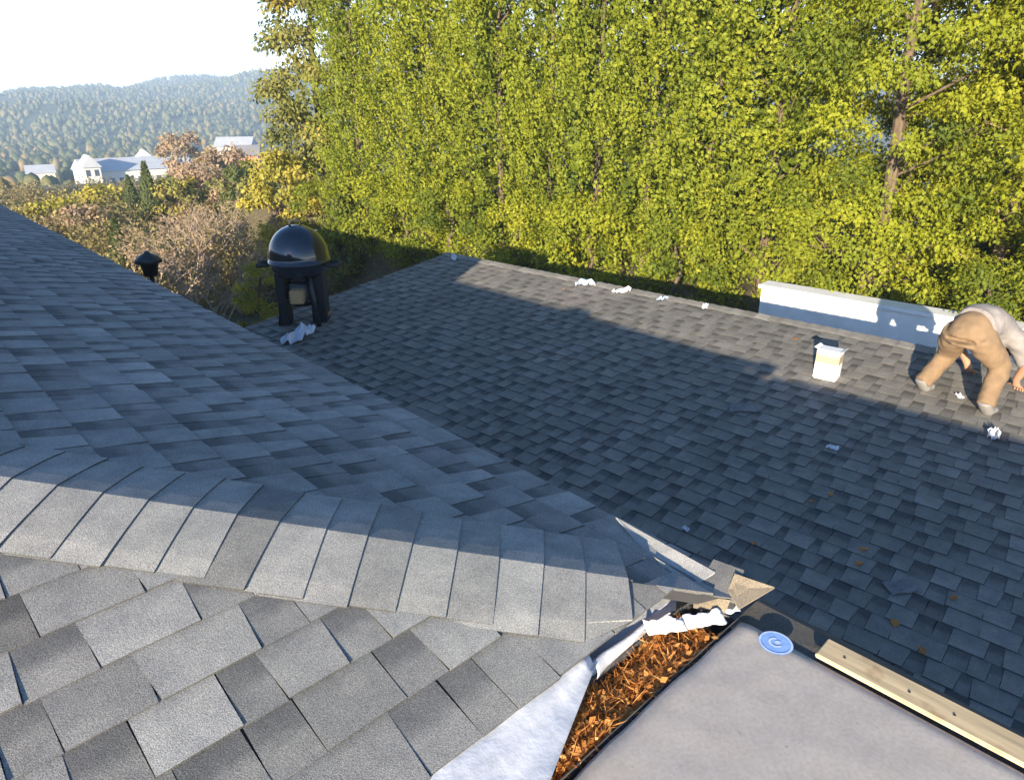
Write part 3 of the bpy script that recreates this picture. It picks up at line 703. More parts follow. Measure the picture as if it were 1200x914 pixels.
# shrubs along wall top
sh = clump_tree(210, 1.5, .75, .15, 'cedar', 'bark', 'shrub', ncl=34, per=140, leaf=(.045, .09), cl=(.2, .36), trunk_r=.03, tonebase=.3)
lab = ['low yellow-green shrub overhanging the end of the white wall', 'low leafy shrub over the middle of the white wall', 'rounded low shrub over the wall behind the cardboard box', 'low shrub over the wall behind the worker', 'low leafy shrub past the worker on the wall']
for i, d_ in enumerate((-.05, -.8, -1.55, -2.3, -3.1)):
    o = sh if i == 0 else copy_tree(sh); p = hp(d_, -.95 + .12 * (i % 2)); put(o, p[0], p[1], -3.35, i * 1.3, .9 + .12 * (i % 3)); tag(o, lab[i], 'shrub', 'shrubs along the garden wall')

for i, d_ in enumerate((4.6, 6.6, 8.6, 10.4, 12.2, 13.8, 15.4)):
    o = copy_tree(sh); p = hp(d_, -1.0 + .15 * (i % 3)); put(o, p[0], p[1], -3.75, i * 2.1, 1.15 + .15 * (i % 2)); tag(o, f'low yellow-green shrub at the foot of the {ordn[min(i + 1, 9)]} arborvitae from the cedar', 'shrub', 'shrubs at the foot of the hedge')
# ---- garden and slope to the left
def px_place(px, py_top, r, dz=0):
    P = at_r(px, py_top, r); g = terrain_z(P[0], P[1]); return P[0], P[1], g, P[2] - g
def leaf_tree_at(px, py, r, wpx, seed, mat, name, label, cat='tree', bark='bark', z0f=.12, src=None, group=None, **kw):
    x, y, g, h = px_place(px, py, r); Rm = wpx / 2 * r / FPX
    n_ = kw.pop('ncl', 60); cl_ = (Rm * .22, Rm * .42)
    o = clump_tree(seed, h, Rm, h * z0f, mat, bark, name, ncl=n_, cl=cl_, **kw)
    put(o, x, y, g - .05, seed % 6); tag(o, label, cat, group); return o
leaf_tree_at(352, -90, 24, 120, 301, 'deciduous', 'broadleaf_tree', 'tall grey-green broadleaf tree at the open end of the hedge', per=260, ncl=95, leaf=(.09, .17), spray=False, z0f=.25, shell=.35, tonebase=.42, trunk_r=.2)
leaf_tree_at(330, 178, 21.5, 90, 302, 'yellow_leaf', 'shrub', 'yellow-leaved tall shrub under the broadleaf tree', 'shrub', per=130, ncl=50, leaf=(.08, .15), spray=False, shell=.3, trunk_r=.06, tonebase=.42)
leaf_tree_at(408, 205, 19.5, 75, 303, 'deciduous', 'shrub', 'dull green shrub beside the end of the arborvitae hedge', 'shrub', per=120, ncl=45, leaf=(.06, .12), spray=False, trunk_r=.05)
leaf_tree_at(290, 192, 40, 70, 304, 'deciduous', 'garden_tree', 'rounded dark green tree below the red-walled house', per=120, ncl=50, leaf=(.14, .26), spray=False, tonebase=.35)
leaf_tree_at(118, 221, 52, 48, 305, 'yellow_leaf', 'garden_tree', 'bright yellow tree in front of the long white building', per=90, ncl=45, leaf=(.18, .32), spray=False, tonebase=.6)
leaf_tree_at(62, 238, 46, 52, 306, 'yellow_leaf', 'garden_tree', 'yellow-green bush rising just over the roof edge', per=90, ncl=45, leaf=(.16, .28), spray=False, tonebase=.5)
leaf_tree_at(92, 244, 38, 50, 307, 'tan_leaf', 'garden_tree', 'tan bush between the yellow bushes and the cypresses', per=80, ncl=40, leaf=(.14, .24), spray=False)
leaf_tree_at(235, 196, 46, 66, 308, 'tan_leaf', 'garden_tree', 'pinkish tan autumn tree in front of the small cream house', per=80, ncl=50, leaf=(.15, .26), spray=False, bark='twig')
leaf_tree_at(205, 210, 40, 50, 309, 'deciduous', 'garden_tree', 'sparse olive tree right beside the taller cypress', per=60, ncl=40, leaf=(.13, .24), spray=False)
leaf_tree_at(262, 176, 70, 60, 310, 'tan_leaf', 'garden_tree', 'large tan tree left of the red-walled house', per=90, ncl=50, leaf=(.25, .42), spray=False)
leaf_tree_at(212, 158, 110, 46, 311, 'tan_leaf', 'garden_tree', 'orange-brown tree standing behind the cream house', per=70, ncl=40, leaf=(.35, .6), spray=False)
leaf_tree_at(272, 262, 19.5, 70, 312, 'tan_leaf', 'shrub', 'tan leafy shrub left of the kettle grill', 'shrub', per=70, ncl=42, leaf=(.05, .1), spray=False, bark='twig', trunk_r=.04)
leaf_tree_at(300, 305, 15.5, 60, 313, 'yellow_leaf', 'shrub', 'small yellow-green shrub next to the kettle grill', 'shrub', per=80, ncl=34, leaf=(.04, .08), spray=False, trunk_r=.03)
leaf_tree_at(345, 228, 22, 70, 314, 'tan_leaf', 'shrub', 'orange-tan shrub rising behind the kettle grill', 'shrub', per=90, ncl=42, leaf=(.06, .12), spray=False, bark='twig', trunk_r=.05)
def bare_shrub(seed, H, Rm, name, leaves=500):
    rr_ = random.Random(seed); rg = np.random.default_rng(seed); root = empty(name, (0, 0, 0)); mb = MB(); tips = []
    def grow(p, d, L, r_, lv):
        d2 = nrm(d + np.array([rr_.gauss(0, .18), rr_.gauss(0, .18), rr_.gauss(.03, .12)])); m_ = p + d2 * L * .5; d3 = nrm(d2 + np.array([rr_.gauss(0, .2), rr_.gauss(0, .2), .05])); e_ = m_ + d3 * L * .5
        mb.tube([p, m_, e_], [r_, r_ * .8, r_ * .55], 4, cap=False)
        if lv == 0: tips.append(e_); tips.append(m_); return
        for k in range(rr_.choice((2, 3, 3))):
            a = nrm(d3 + np.array([rr_.gauss(0, .55), rr_.gauss(0, .55), rr_.gauss(0, .35)])); grow(lerp(m_, e_, rr_.uniform(.2, 1)), a, L * rr_.uniform(.55, .8), r_ * .6, lv - 1)
    for k in range(7):
        a = k * .9; grow(np.array([.1 * math.cos(a), .1 * math.sin(a), -.05]), nrm(np.array([math.cos(a) * Rm / H * 1.2, math.sin(a) * Rm / H * 1.2, 1])), H * .4, .03, 4)
    mb.build('branches', 'twig', root)
    if leaves:
        tp = np.array(tips); P = tp[rg.integers(0, len(tp), leaves)] + rg.normal(0, .05, (leaves, 3)); D = nrm(rg.normal(0, 1, (leaves, 3)) - [0, 0, .4]); Sd = nrm(np.cross(D, rg.normal(0, 1, (leaves, 3)))); L = rg.uniform(.06, .13, leaves)
        quad_mesh('leaves', kites(P, D, Sd, L, L * .5), 'tan_leaf', root, tone=rg.normal(.5, .2, leaves).clip(0, 1))
    return root
for i, (px, py, r, lab_) in enumerate(((205, 225, 24, 'leafless brown shrub, twiggy, just beyond the shaded eave'), (248, 214, 27, 'tall leafless brown shrub with a few tan leaves'), (232, 268, 18, 'low tangle of bare grey twigs close to the roof edge'), (318, 232, 26, 'bare brown shrub rising left of the kettle grill dome'), (180, 262, 21, 'bare twiggy shrub behind the black garden lamp'))):
    x, y, g, h = px_place(px, py, r); o = bare_shrub(400 + i, h, h * .55, 'bare_shrub', 700 if i != 2 else 150); put(o, x, y, g, i); tag(o, lab_, 'shrub', 'bare shrubs on the slope')
def cypress(seed, H, Rm):
    rg = np.random.default_rng(seed); root = empty('cypress', (0, 0, 0)); n = 2600; z = rg.random(n) ** 1.1
    prof = Rm * np.clip(np.minimum(1, .5 + z * 3) * (1 - z ** 1.4), .03, None) * (1 + .25 * np.sin(z * 40 + rg.uniform(0, 6.28)) * .4); th = rg.uniform(0, 6.28, n); r_ = prof * rg.uniform(.55, 1.05, n)
    P = np.stack([r_ * np.cos(th), r_ * np.sin(th), z * H], 1); D = nrm(np.stack([np.cos(th) * .35, np.sin(th) * .35, np.ones(n)], 1) + rg.normal(0, .2, (n, 3)))
    Qd, Tn = sprays(P, D, nrm(np.stack([np.cos(th), np.sin(th), 0 * th], 1) + rg.normal(0, .4, (n, 3))), rg.uniform(.25, .55, n) * H / 7, rg, rg.normal(.5, .18, n), 4)
    quad_mesh('crown', Qd, 'cypress', root, tone=Tn); trunk_mb([(0, 0, -.1), (0, 0, H * .5), (0, 0, H * .95)], [.12, .07, .01]).build('trunk', 'bark', root); return root
for i, (px, py, r, wp, lab_) in enumerate(((168, 192, 40, 26, 'tall pointed dark cypress, taller of the pair below the white building'), (149, 207, 43, 22, 'shorter pointed cypress of the pair below the white building'), (133, 258, 26, 30, 'small dark conifer behind the shaded roof edge'))):
    x, y, g, h = px_place(px, py, r); o = cypress(500 + i, h, wp / 2 * r / FPX); put(o, x, y, g); tag(o, lab_, 'tree')
# ---- rough scrub on the slope (one mass)
rg = np.random.default_rng(61); Qs, Tt = [], []
for k in range(420):
    r = 19 * (80 / 19) ** rg.random(); az = R(rg.uniform(58, 92)); x, y = r * math.cos(az), r * math.sin(az); g = terrain_z(x, y); sz_ = rg.uniform(.4, .8) * (1 + r / 90); n_ = 260
    off = nrm(rg.normal(0, 1, (n_, 3))) * (rg.random(n_) ** .4)[:, None] * [sz_, sz_, sz_ * .75]; P = off + [x, y, g + sz_ * .35]
    D = nrm(off + rg.normal(0, .5, (n_, 3))); Sd = nrm(np.cross(D, rg.normal(0, 1, (n_, 3)))); L = rg.uniform(.05, .1, n_) * (1 + r / 40)
    Qs.append(kites(P, D, Sd, L, L * .6)); Tt.append(np.clip(rg.normal(rg.uniform(.2, .75), .12, n_), 0, 1))
M['scrub'] = leaf_mat('scrub_leaves', [(.1, (.05, .06, .025)), (.4, (.12, .115, .045)), (.65, (.22, .165, .09)), (.95, (.29, .26, .08))])
tag(quad_mesh('scrub', np.concatenate(Qs), 'scrub', tone=np.concatenate(Tt)), 'rough tan and olive scrub covering the slope below the house', 'scrub', kind='stuff')
# ---- far wood on the hillside (one mass)
bm = bmesh.new(); bmesh.ops.create_icosphere(bm, subdivisions=2, radius=1); bv = np.array([v.co[:] for v in bm.verts]); bf = np.array([[v.index for v in f.verts] for f in bm.faces]); bm.free()
rg = np.random.default_rng(77); NT = 15000
Vs, Fs, Ts = [], [], []
variants = []
for k in range(6):
    n_ = np.array([fbm(*(p * 1.7 + k * 9), 3) for p in bv]) + np.random.default_rng(k).normal(0, .35, len(bv)); variants.append(bv * (1 + .38 * n_)[:, None] * np.array([1, 1, 1.15]))
bm = bmesh.new(); bmesh.ops.create_icosphere(bm, subdivisions=1, radius=1.05); bv0 = np.array([v.co[:] for v in bm.verts]); bf0 = np.array([[v.index for v in f.verts] for f in bm.faces]); bm.free()
var0 = [bv0 * (1 + .3 * np.random.default_rng(40 + k).normal(0, .6, len(bv0)))[:, None] * np.array([1, 1, 1.2]) for k in range(6)]
cnt = 0; nvb = 0
while cnt < NT:
    r = math.sqrt(rg.uniform(85 ** 2, 1400 ** 2)) if cnt > 2600 else 85 * (700 / 85) ** rg.random(); az = R(rg.uniform(50, 96)); x, y = r * math.cos(az), r * math.sin(az)
    s = rg.uniform(1.2, 3.0) * (.85 if r > 300 else .75); 
    if r < 330 and fbm(x * .02, y * .02, 3) < -.05: cnt += 1; continue
    z = terrain_z(x, y) + s * .6
    if r < 245 and proj(np.array([[x, y, z + s]]))[0, 1] < 212: cnt += 1; continue
    vr, fr = (variants, bf) if r < 300 else (var0, bf0)
    Vs.append(vr[cnt % 6] * s * np.array([1, 1, rg.uniform(.9, 1.5)]) + [x, y, z]); Fs.append(fr + nvb); nvb += len(vr[0])
    tb = rg.normal(.42, .2); Ts.append(np.clip(tb + rg.normal(0, .1, len(fr)), 0, 1)); cnt += 1
VV = np.concatenate(Vs); FF = np.concatenate(Fs); TT = np.concatenate(Ts)
me = bpy.data.meshes.new('hillside_wood'); me.vertices.add(len(VV)); me.vertices.foreach_set('co', VV.astype(np.float32).ravel()); me.loops.add(FF.size); me.loops.foreach_set('vertex_index', FF.astype(np.int32).ravel())
me.polygons.add(len(FF)); me.polygons.foreach_set('loop_start', np.arange(0, FF.size, 3, dtype=np.int32)); a = me.attributes.new('tone', 'FLOAT', 'FACE'); a.data.foreach_set('value', TT.astype(np.float32)); me.update(calc_edges=True); me.materials.append(M['forest'])
tag(link(bpy.data.objects.new('hillside_wood', me)), 'hazy wooded hillside of countless small trees across the valley', 'wood', kind='stuff')

# ---- valley buildings
M['b_white'] = simple('valley_white_wall', (.58, .57, .54), .8, .05, .5); M['b_cream'] = simple('valley_cream_wall', (.72, .6, .45), .8, .05, .5); M['b_red'] = simple('valley_red_wall', (.55, .2, .15), .8, .1, .5)
M['b_roof'] = simple('valley_grey_roof', (.42, .43, .45), .7, .1, .5); M['b_roof_d'] = simple('valley_dark_roof', (.22, .2, .2), .7, .1, .5); M['b_win'] = simple('valley_window', (.05, .06, .08), .2, .1, 1)
def building(px, py_eave, r, wpx, hgt, depth, wallm, roofm, label, roof='gable', rise=1.8, nwin=5, floors=1, rot=0., drop=9):
    P = at_r(px, py_eave, r); W_ = wpx * r / FPX; ez_ = P[2]; g = ez_ - hgt - drop * .0
    root = empty('valley_building', (P[0], P[1], g)); az = math.atan2(P[1], P[0])
    root.rotation_euler = (0, 0, az - math.pi / 2 + rot); ORG[root] = np.zeros(3)
    mb = MB(); mb.box((-W_ / 2, 0, -drop), (W_ / 2, depth, hgt)); mb.build('wall', wallm, root)
    rf = MB(); ov = .4
    if roof == 'gable': rf.prism([(-W_ / 2 - ov, -ov, hgt - .1), (-W_ / 2 - ov, depth + ov, hgt - .1), (-W_ / 2 - ov, depth / 2, hgt + rise)], (W_ + 2 * ov, 0, 0))
    elif roof == 'front': rf.prism([(-W_ / 2 - ov, -ov, hgt - .1), (W_ / 2 + ov, -ov, hgt - .1), (0, -ov, hgt + rise)], (0, depth + 2 * ov, 0))
    else: rf.prism([(-W_ / 2 - ov, -ov, hgt), (W_ / 2 + ov, -ov, hgt), (W_ / 2 + ov, depth + ov, hgt), (-W_ / 2 - ov, depth + ov, hgt)], (0, 0, .5))
    rf.build('roof', roofm, root)
    for f in range(floors):
        for k in range(nwin):
            wx = -W_ / 2 + W_ * (k + .5) / nwin; ww = min(1.3, W_ / nwin * .5); wz = hgt * (f + .35) / floors
            wn = MB().box((wx - ww / 2, -.06, wz), (wx + ww / 2, .02, wz + min(1.5, hgt / floors * .45))).build('window', 'b_win', root)
    tag(root, label, 'building')
building(152, 199, 205, 78, 5.0, 12, 'b_white', 'b_roof', 'long white building with pale roof behind the cypresses', nwin=9, rise=2.6, rot=.28)
building(107, 196, 200, 15, 6.5, 5, 'b_white', 'b_roof', 'small white tower-like house at the end of the long building', roof='front', rise=2.6, nwin=2, floors=2, rot=.2)
building(172, 190, 225, 19, 6, 8, 'b_white', 'b_white', 'white gabled house rising behind the long white building', roof='front', rise=3.0, nwin=2, rot=.1)
building(205, 194, 215, 24, 5, 9, 'b_cream', 'b_roof', 'small cream house between the white gable and the tan trees', nwin=3, rot=-.1)
building(272, 172, 170, 34, 5, 9, 'b_white', 'b_roof', 'white house with pale roof beside the broadleaf tree', nwin=4, rot=-.2)
building(289, 182, 160, 22, 5, 7, 'b_red', 'b_roof_d', 'red-walled house in front of the white house', nwin=2, rot=-.1)
building(48, 203, 230, 22, 5, 9, 'b_cream', 'b_roof', 'pinkish house among trees at the foot of the hill', nwin=3)
building(97, 232, 120, 16, 3, 6, 'b_white', 'b_roof', 'low white shed behind the yellow tree', nwin=2, rise=1.0)

# ================================================================== things on the lower roof
# kettle grill
def enamel():
    m, t, b = newmat('black_enamel'); b.inputs['Base Color'].default_value = (.012, .016, .024, 1); b.inputs['Roughness'].default_value = .14
    b.inputs['Coat Weight'].default_value = .6; b.inputs['Coat Roughness'].default_value = .05; n = noise_tex(t, 40, 2); bump(t, b, n, .05, .002); return m
M['enamel'] = enamel()
G0 = on_lower(359, 377); gr_r = .36; s_ = gr_r / .285
grill = empty('kettle_grill', tuple(G0), 'glossy black kettle grill with domed lid standing at the roof end', 'grill')
Dg = np.linalg.norm(G0); zb_ = G0[2]
ztop = at_r(353, 258, math.hypot(G0[0], G0[1]))[2]
DH = .42; zrim = ztop - DH - .05
dome = MB(); prof = [(gr_r * math.cos(a), DH * math.sin(a) ** .9) for a in np.linspace(0, math.pi / 2 - .02, 14)]
dome.lathe([(gr_r * 1.01, -.012), (gr_r * 1.015, 0)] + prof + [(.0, prof[-1][1] + .001)], (G0[0], G0[1], zrim), 40); lid = dome.build('lid', 'enamel', grill, smooth=True)
kn = MB(); zt_ = zrim + DH
kn.tube([(G0[0] - .07, G0[1] + .0, zt_ - .01), (G0[0] - .06, G0[1], zt_ + .05), (G0[0] + .06, G0[1], zt_ + .05), (G0[0] + .07, G0[1], zt_ - .01)], .016, 8); kn.build('lid_handle', 'rubber', lid, smooth=True)
vt = MB(); vd = nrm(np.array([-CF[0], -CF[1], .6])); vt.lathe([(0, .004), (.05, .004), (.055, 0)], (G0[0] + .22, G0[1] - .02, zrim + DH * .78), 14); vt.build('lid_vent', 'galv', lid)
bowl = MB(); bowl.lathe([(gr_r * .985, -.002)] + [(gr_r * .985 * math.cos(a), -.26 * s_ * .8 * math.sin(a)) for a in np.linspace(0.05, math.pi / 2 - .02, 12)], (G0[0], G0[1], zrim), 40); bw = bowl.build('bowl', 'enamel', grill, smooth=True)
left = -CR
hd = MB(); hc = np.array([G0[0], G0[1], zrim - .05])
for sgn in (1, -1):
    c0 = hc + left * sgn * (gr_r * .97); cfw = np.array([CF[0], CF[1], 0]) / np.hypot(CF[0], CF[1])
    mb = MB(); mb.tube([c0 - cfw * .09, c0 - cfw * .085 + left * sgn * .13, c0 + cfw * .085 + left * sgn * .13, c0 + cfw * .09], [.022, .03, .03, .022], 8); mb.build('side_handle', 'rubber', bw, smooth=True)
for k in range(3):
    a = k * 2.094 + .55; top = np.array([G0[0] + gr_r * .55 * math.cos(a), G0[1] + gr_r * .55 * math.sin(a), zrim - .12]); ft = np.array([G0[0] + gr_r * .86 * math.cos(a), G0[1] + gr_r * .86 * math.sin(a), 0])
    ft[2] = R1[2] - (np.dot(ft - R1, nL) - (ft[2] - R1[2]) * nL[2]) / nL[2] + .01
    MB().tube([top, ft], .03, 8).build('leg', 'black_metal', grill, smooth=True)
zsh = zb_ + .30
MB().lathe([(gr_r * .30, .0), (gr_r * .46, -.03), (gr_r * .5, -.26), (gr_r * .44, -.3), (0, -.3)], (G0[0], G0[1], zrim - .24), 24).build('ash_catcher', 'black_metal', grill, smooth=True)
MB().lathe([(0, .0), (gr_r * .62, .0), (gr_r * .66, .03), (gr_r * .64, .03), (gr_r * .6, .006), (0, .006)], (G0[0], G0[1], zsh), 28).build('ash_tray', 'black_metal', grill, smooth=True)
for sgn, wd_ in ((1, .11), (-1, .17)):
    c0 = np.array([G0[0], G0[1], 0]) + left * sgn * (.24 if sgn > 0 else .2); hx = left * wd_ / 2; hy = cfw * .1; zl_ = zb_ - .06
    MB().prism([(*(c0 - hx - hy)[:2], zl_), (*(c0 + hx - hy)[:2], zl_), (*(c0 + hx + hy)[:2], zl_), (*(c0 - hx + hy)[:2], zl_)], (0, 0, zrim - .15 - zl_)).build('side_panel', 'black_metal', grill)
M['cardboard'] = simple('brown_cardboard', (.42, .27, .13), .9, .15, 30)
bg_ = at_d(348, 352, Dg - .12)
def rot_box(name, c, size, rz, mat, label=None, cat=None, parent=None, tilt=0, group=None):
    bm = bmesh.new(); bmesh.ops.create_cube(bm, size=1); bmesh.ops.scale(bm, vec=size, verts=bm.verts); bmesh.ops.bevel(bm, geom=list(bm.edges), offset=min(size) * .06, segments=2, affect='EDGES')
    me = bpy.data.meshes.new(name); bm.to_mesh(me); bm.free(); me.materials.append(M[mat] if isinstance(mat, str) else mat); o = link(bpy.data.objects.new(name, me)); o.location = c; o.rotation_euler = (0, tilt, rz); ORG[o] = np.array(c, float)
    if parent: o.parent = parent
    return tag(o, label, cat, group)
rot_box('charcoal_bag', (G0[0] - .13, G0[1] - .13, zsh + .085), (.24, .16, .16), .9, 'cardboard', 'small brown paper bag on the tray under the kettle grill', 'bag')

# black lamp in garden beyond the eave
x, y, g, h = px_place(172, 297, 12.2)
lampp = empty('garden_lamp', (x, y, g), 'black garden lamp post whose rounded head peeks over the shaded eave', 'lamp')
MB().tube([(x, y, g), (x, y, g + h - .3)], .035, 10).build('post', 'black_metal', lampp, smooth=True)
MB().lathe([(.0, -.36), (.10, -.35), (.13, -.16), (.2, -.14), (.19, -.09), (.12, -.03), (.05, .0), (.03, .03), (0, .04)], (x, y, g + h), 18).build('lamp_head', 'black_metal', lampp, smooth=True)
# box by the ridge
m, t, b = newmat('white_printed_carton'); tc = t.nodes.new('ShaderNodeTexCoord'); sp = t.nodes.new('ShaderNodeSeparateXYZ'); t.links.new(tc.outputs['Object'], sp.inputs[0])
cr_ = ramp(t, sp.outputs[2], [(0, (.8, .8, .8)), (.5, (.8, .8, .8)), (.501, (.8, .8, .8))]); rmp = cr_.node; 
mp = t.nodes.new('ShaderNodeMapRange'); mp.inputs[1].default_value = -.18; mp.inputs[2].default_value = .18; t.links.new(sp.outputs[2], mp.inputs[0]); t.links.new(mp.outputs[0], rmp.inputs[0])
e = rmp.color_ramp; e.interpolation = 'CONSTANT'
while len(e.elements) < 4: e.elements.new(.5)
for i, (p_, c_) in enumerate(((0, (.8, .8, .8)), (.54, (.42, .33, .2)), (.72, (.5, .42, .28)), (.78, (.8, .8, .8)))): e.elements[i].position = p_; e.elements[i].color = (*c_, 1)
nz = noise_tex(t, 30, 3); t.links.new(mixc(t, .4, cr_, ramp(t, nz, [(.35, (.7, .7, .7)), (.65, (1, 1, 1))]), 'MULTIPLY'), b.inputs['Base Color']); b.inputs['Roughness'].default_value = .7
B0 = on_lower(968, 442)
cart = rot_box('carton', tuple(B0 + ez * .135), (.15, .2, .28), math.atan2(er[1], er[0]) + math.pi / 2 + .06, m, 'white carton with tan printed band standing in the sunlit strip below the ridge', 'carton')
fl_ = MB(); c0 = B0 + ez * .272; f1 = nrm(np.array([er[0], er[1], 0])); f2 = np.array([-f1[1], f1[0], 0])
for sgn in (1, -1):
    e0 = c0 + f1 * sgn * .093
    fb_ = MB(); fb_.prism([e0 - f2 * .068, e0 + f2 * .068, e0 + f2 * .075 + f1 * sgn * .03 + ez * .012, e0 - f2 * .075 + f1 * sgn * .03 + ez * .012], (0, 0, .004))
    V_ = np.array(fb_.V); rm = np.array(Matrix.Rotation(-cart.rotation_euler[2], 3, 'Z')); V_ = (V_ - ORG[cart]) @ rm.T + ORG[cart]
    mesh_obj('flap', V_, fb_.F, 'white_wall', cart)

# scraps
M['paper'] = simple('white_plastic_scrap', (.55, .56, .6), .55, .1, 30); M['blue_plastic'] = simple('bluish_film', (.42, .52, .72), .4, .3, 40)
def scrap(px, py, w_, seed, mat, label, lift=.012, crump=.35, aspect=.6, name='paper_scrap', cat='scrap', on=None, group=None):
    P0 = on_lower(px, py) if on is None else on; rg = np.random.default_rng(seed); a = rg.uniform(0, 6.28); u = np.array([math.cos(a), math.sin(a), 0]); v = np.array([-u[1], u[0], 0]); n = 8; V = []; F = []
    sl_ = np.array([0, 0, 0.])
    for i in range(n + 1):
        for j in range(n + 1):
            s, q = (i / n - .5), (j / n - .5); f = fbm(s * 4 + seed, q * 4, seed * .7, 3); g_ = fbm(s * 4, q * 4 + seed, seed * 1.3, 3)
            p = P0 + u * w_ * (s + .25 * crump * f) + v * w_ * aspect * (q + .25 * crump * g_); base = P0[2] - (np.dot(p - P0, nL) - (p[2] - P0[2]) * nL[2]) / nL[2]
            p[2] = base + lift + w_ * crump * max(0, .3 + f * .8); V.append(p)
    for i in range(n):
        for j in range(n): k = i * (n + 1) + j; F.append((k, k + 1, k + n + 2, k + n + 1))
    o = mesh_obj(name, V, F, mat, None, loc=tuple(P0), tone=.6); tag(o, label, cat, group)
    sm = o.modifiers.new('thickness', 'SOLIDIFY'); sm.thickness = .002; return o
scrap(350, 396, .42, 3, 'paper', 'crumpled white plastic sheet lying behind the eave near the grill', crump=.28, aspect=.55, name='plastic_sheet')
scrap(975, 527, .085, 5, 'paper', 'small white paper scrap in the middle of the shaded roof', crump=.3)
scrap(1163, 513, .13, 6, 'paper', 'white paper scrap beside the boots of the worker', crump=.5)
scrap(1124, 467, .07, 7, 'paper', 'small white scrap between the hand and boots of the worker', crump=.5)
scrap(686, 335, .26, 8, 'blue_plastic', 'bluish plastic film lying over the ridge', crump=.35, aspect=.4, lift=.012, name='plastic_film')
scrap(728, 343, .22, 9, 'paper', 'crumpled white film on the ridge beside the bluish film', crump=.3, aspect=.4, lift=.012, name='plastic_film')
scrap(776, 352, .14, 10, 'blue_plastic', 'small bluish film scrap on the ridge near the crumpled white film', crump=.35, aspect=.4, lift=.012, name='plastic_film')
scrap(826, 362, .12, 16, 'paper', 'tiny pale scrap on the ridge left of the white wall', crump=.4, aspect=.5, lift=.02)
scrap(532, 304, .2, 11, 'paper', 'pale scrap on the ridge end', crump=.3, aspect=.4, lift=.012)
scrap(803, 622, .05, 12, 'paper', 'tiny white chip on the dark roof near the corner cap', crump=.4)
scrap(378, 374, .20, 13, 'cardboard', 'brown cardboard piece beside the kettle grill', crump=.6, name='cardboard_piece')
scrap(870, 480, .22, 17, 'felt_grey', 'flat grey shingle offcut lying on the dark roof', crump=.08, name='shingle_offcut')
scrap(1055, 690, .17, 18, 'felt_grey', 'torn grey shingle offcut on the dark roof above the pine board', crump=.1, name='shingle_offcut')
rl2 = np.random.default_rng(15)
for i, (px, py) in enumerate(((972, 578), (955, 590), (1018, 645), (1048, 737), (1083, 770), (932, 400), (660, 340), (1010, 660), (880, 640), (1120, 700))):
    P0 = on_lower(px, py) + nL * .012; D = nrm(np.array([[rl2.normal(), rl2.normal(), .1]])); Sd = nrm(np.cross(D, [[.1, .1, 1.]])); L = np.array([rl2.uniform(.045, .08)]); Q_ = kites(P0[None], D, Sd, L, L * .6)
    V = np.concatenate([Q_[0], Q_[0] + [0, 0, .0015]]); V[[1, 5], 2] += .008; V[[3, 7], 2] += .008
    o = mesh_obj('dry_leaf', V, [(0, 1, 2, 3), (4, 5, 6, 7), (0, 1, 5, 4), (1, 2, 6, 5), (2, 3, 7, 6), (3, 0, 4, 7)], 'dry_leaf', None, loc=tuple(P0), tone=.5)
    tag(o, 'single dry orange leaf lying on the dark lower roof', 'leaf', 'dry leaves on the lower roof')

# ================================================================== worker
M['skin'] = simple('tanned_skin', (.36, .2, .125), .55, .1, 12); M['tan_cloth'] = simple('tan_work_trousers', (.19, .125, .07), .9, .15, 14, bumpd=.004); M['grey_cloth'] = simple('grey_shirt', (.22, .2, .19), .9, .15, 12, bumpd=.006)
M['boot'] = simple('grey_boot', (.2, .19, .18), .7, .2, 20); M['hair'] = simple('dark_hair', (.04, .028, .02), .7, .3, 60)
PL_, PR_ = on_lower(1079, 460), on_lower(1152, 488); PF = (PL_ + PR_) / 2; la = (PL_ - PR_) * [1, 1, 0]; stance = np.linalg.norm(la) / 2; la = nrm(la)
fw = np.array([-la[1], la[0], 0]); fw = fw if np.dot(fw, CF) > 0 else -fw; reach = .62
person = empty('person', tuple(PF), 'worker in grey shirt and khaki trousers, legs apart, bent over the ridge', 'person')
def W(f, l, u):
    p = PF + fw * f + la * l; rz_ = R1[2] - (np.dot(p - R1, nL) - (p[2] - R1[2]) * nL[2]) / nL[2]
    return np.array([p[0], p[1], (rz_ if u < .2 else PF[2]) + u])
def skin_mesh(name, pts, edges, mat, parent, rootidx=0, sub=2):
    """pts: (pos, (rx, ry))"""
    me = bpy.data.meshes.new(name); me.from_pydata([tuple(p[0] - ORG[parent]) for p in pts], edges, []); me.update()
    o = link(bpy.data.objects.new(name, me)); md = o.modifiers.new('skin', 'SKIN'); md.use_smooth_shade = True
    for i, p in enumerate(pts):
        sv = me.skin_vertices[0].data[i]; sv.radius = p[1] if hasattr(p[1], '__len__') else (p[1], p[1]); sv.use_root = (i == rootidx)
    ss = o.modifiers.new('sub', 'SUBSURF'); ss.levels = sub; ss.render_levels = sub
    dg = bpy.context.evaluated_depsgraph_get(); dg.update(); m2 = bpy.data.meshes.new_from_object(o.evaluated_get(dg)); bpy.data.objects.remove(o)
    m2.name = name; m2.materials.clear(); m2.materials.append(M[mat]); o2 = link(bpy.data.objects.new(name, m2)); o2.parent = parent; ORG[o2] = ORG[parent]
    for p in m2.polygons: p.use_smooth = True
    return o2
HB = .65
pel = W(.0, 0, HB); sp1 = W(.17, 0, HB + .045); chs = W(.36, 0, HB - .05); nk = W(.47, 0, HB - .15); hd1 = W(.55, .0, HB - .2); hd2 = W(.62, .0, HB - .28)
sh_ = [W(.38, s * .18, HB - .10) for s in (1, -1)]; el = [W(.46, s * .27, HB - .29) for s in (1, -1)]; wr_ = [W(.52, s * .2, .13) for s in (1, -1)]
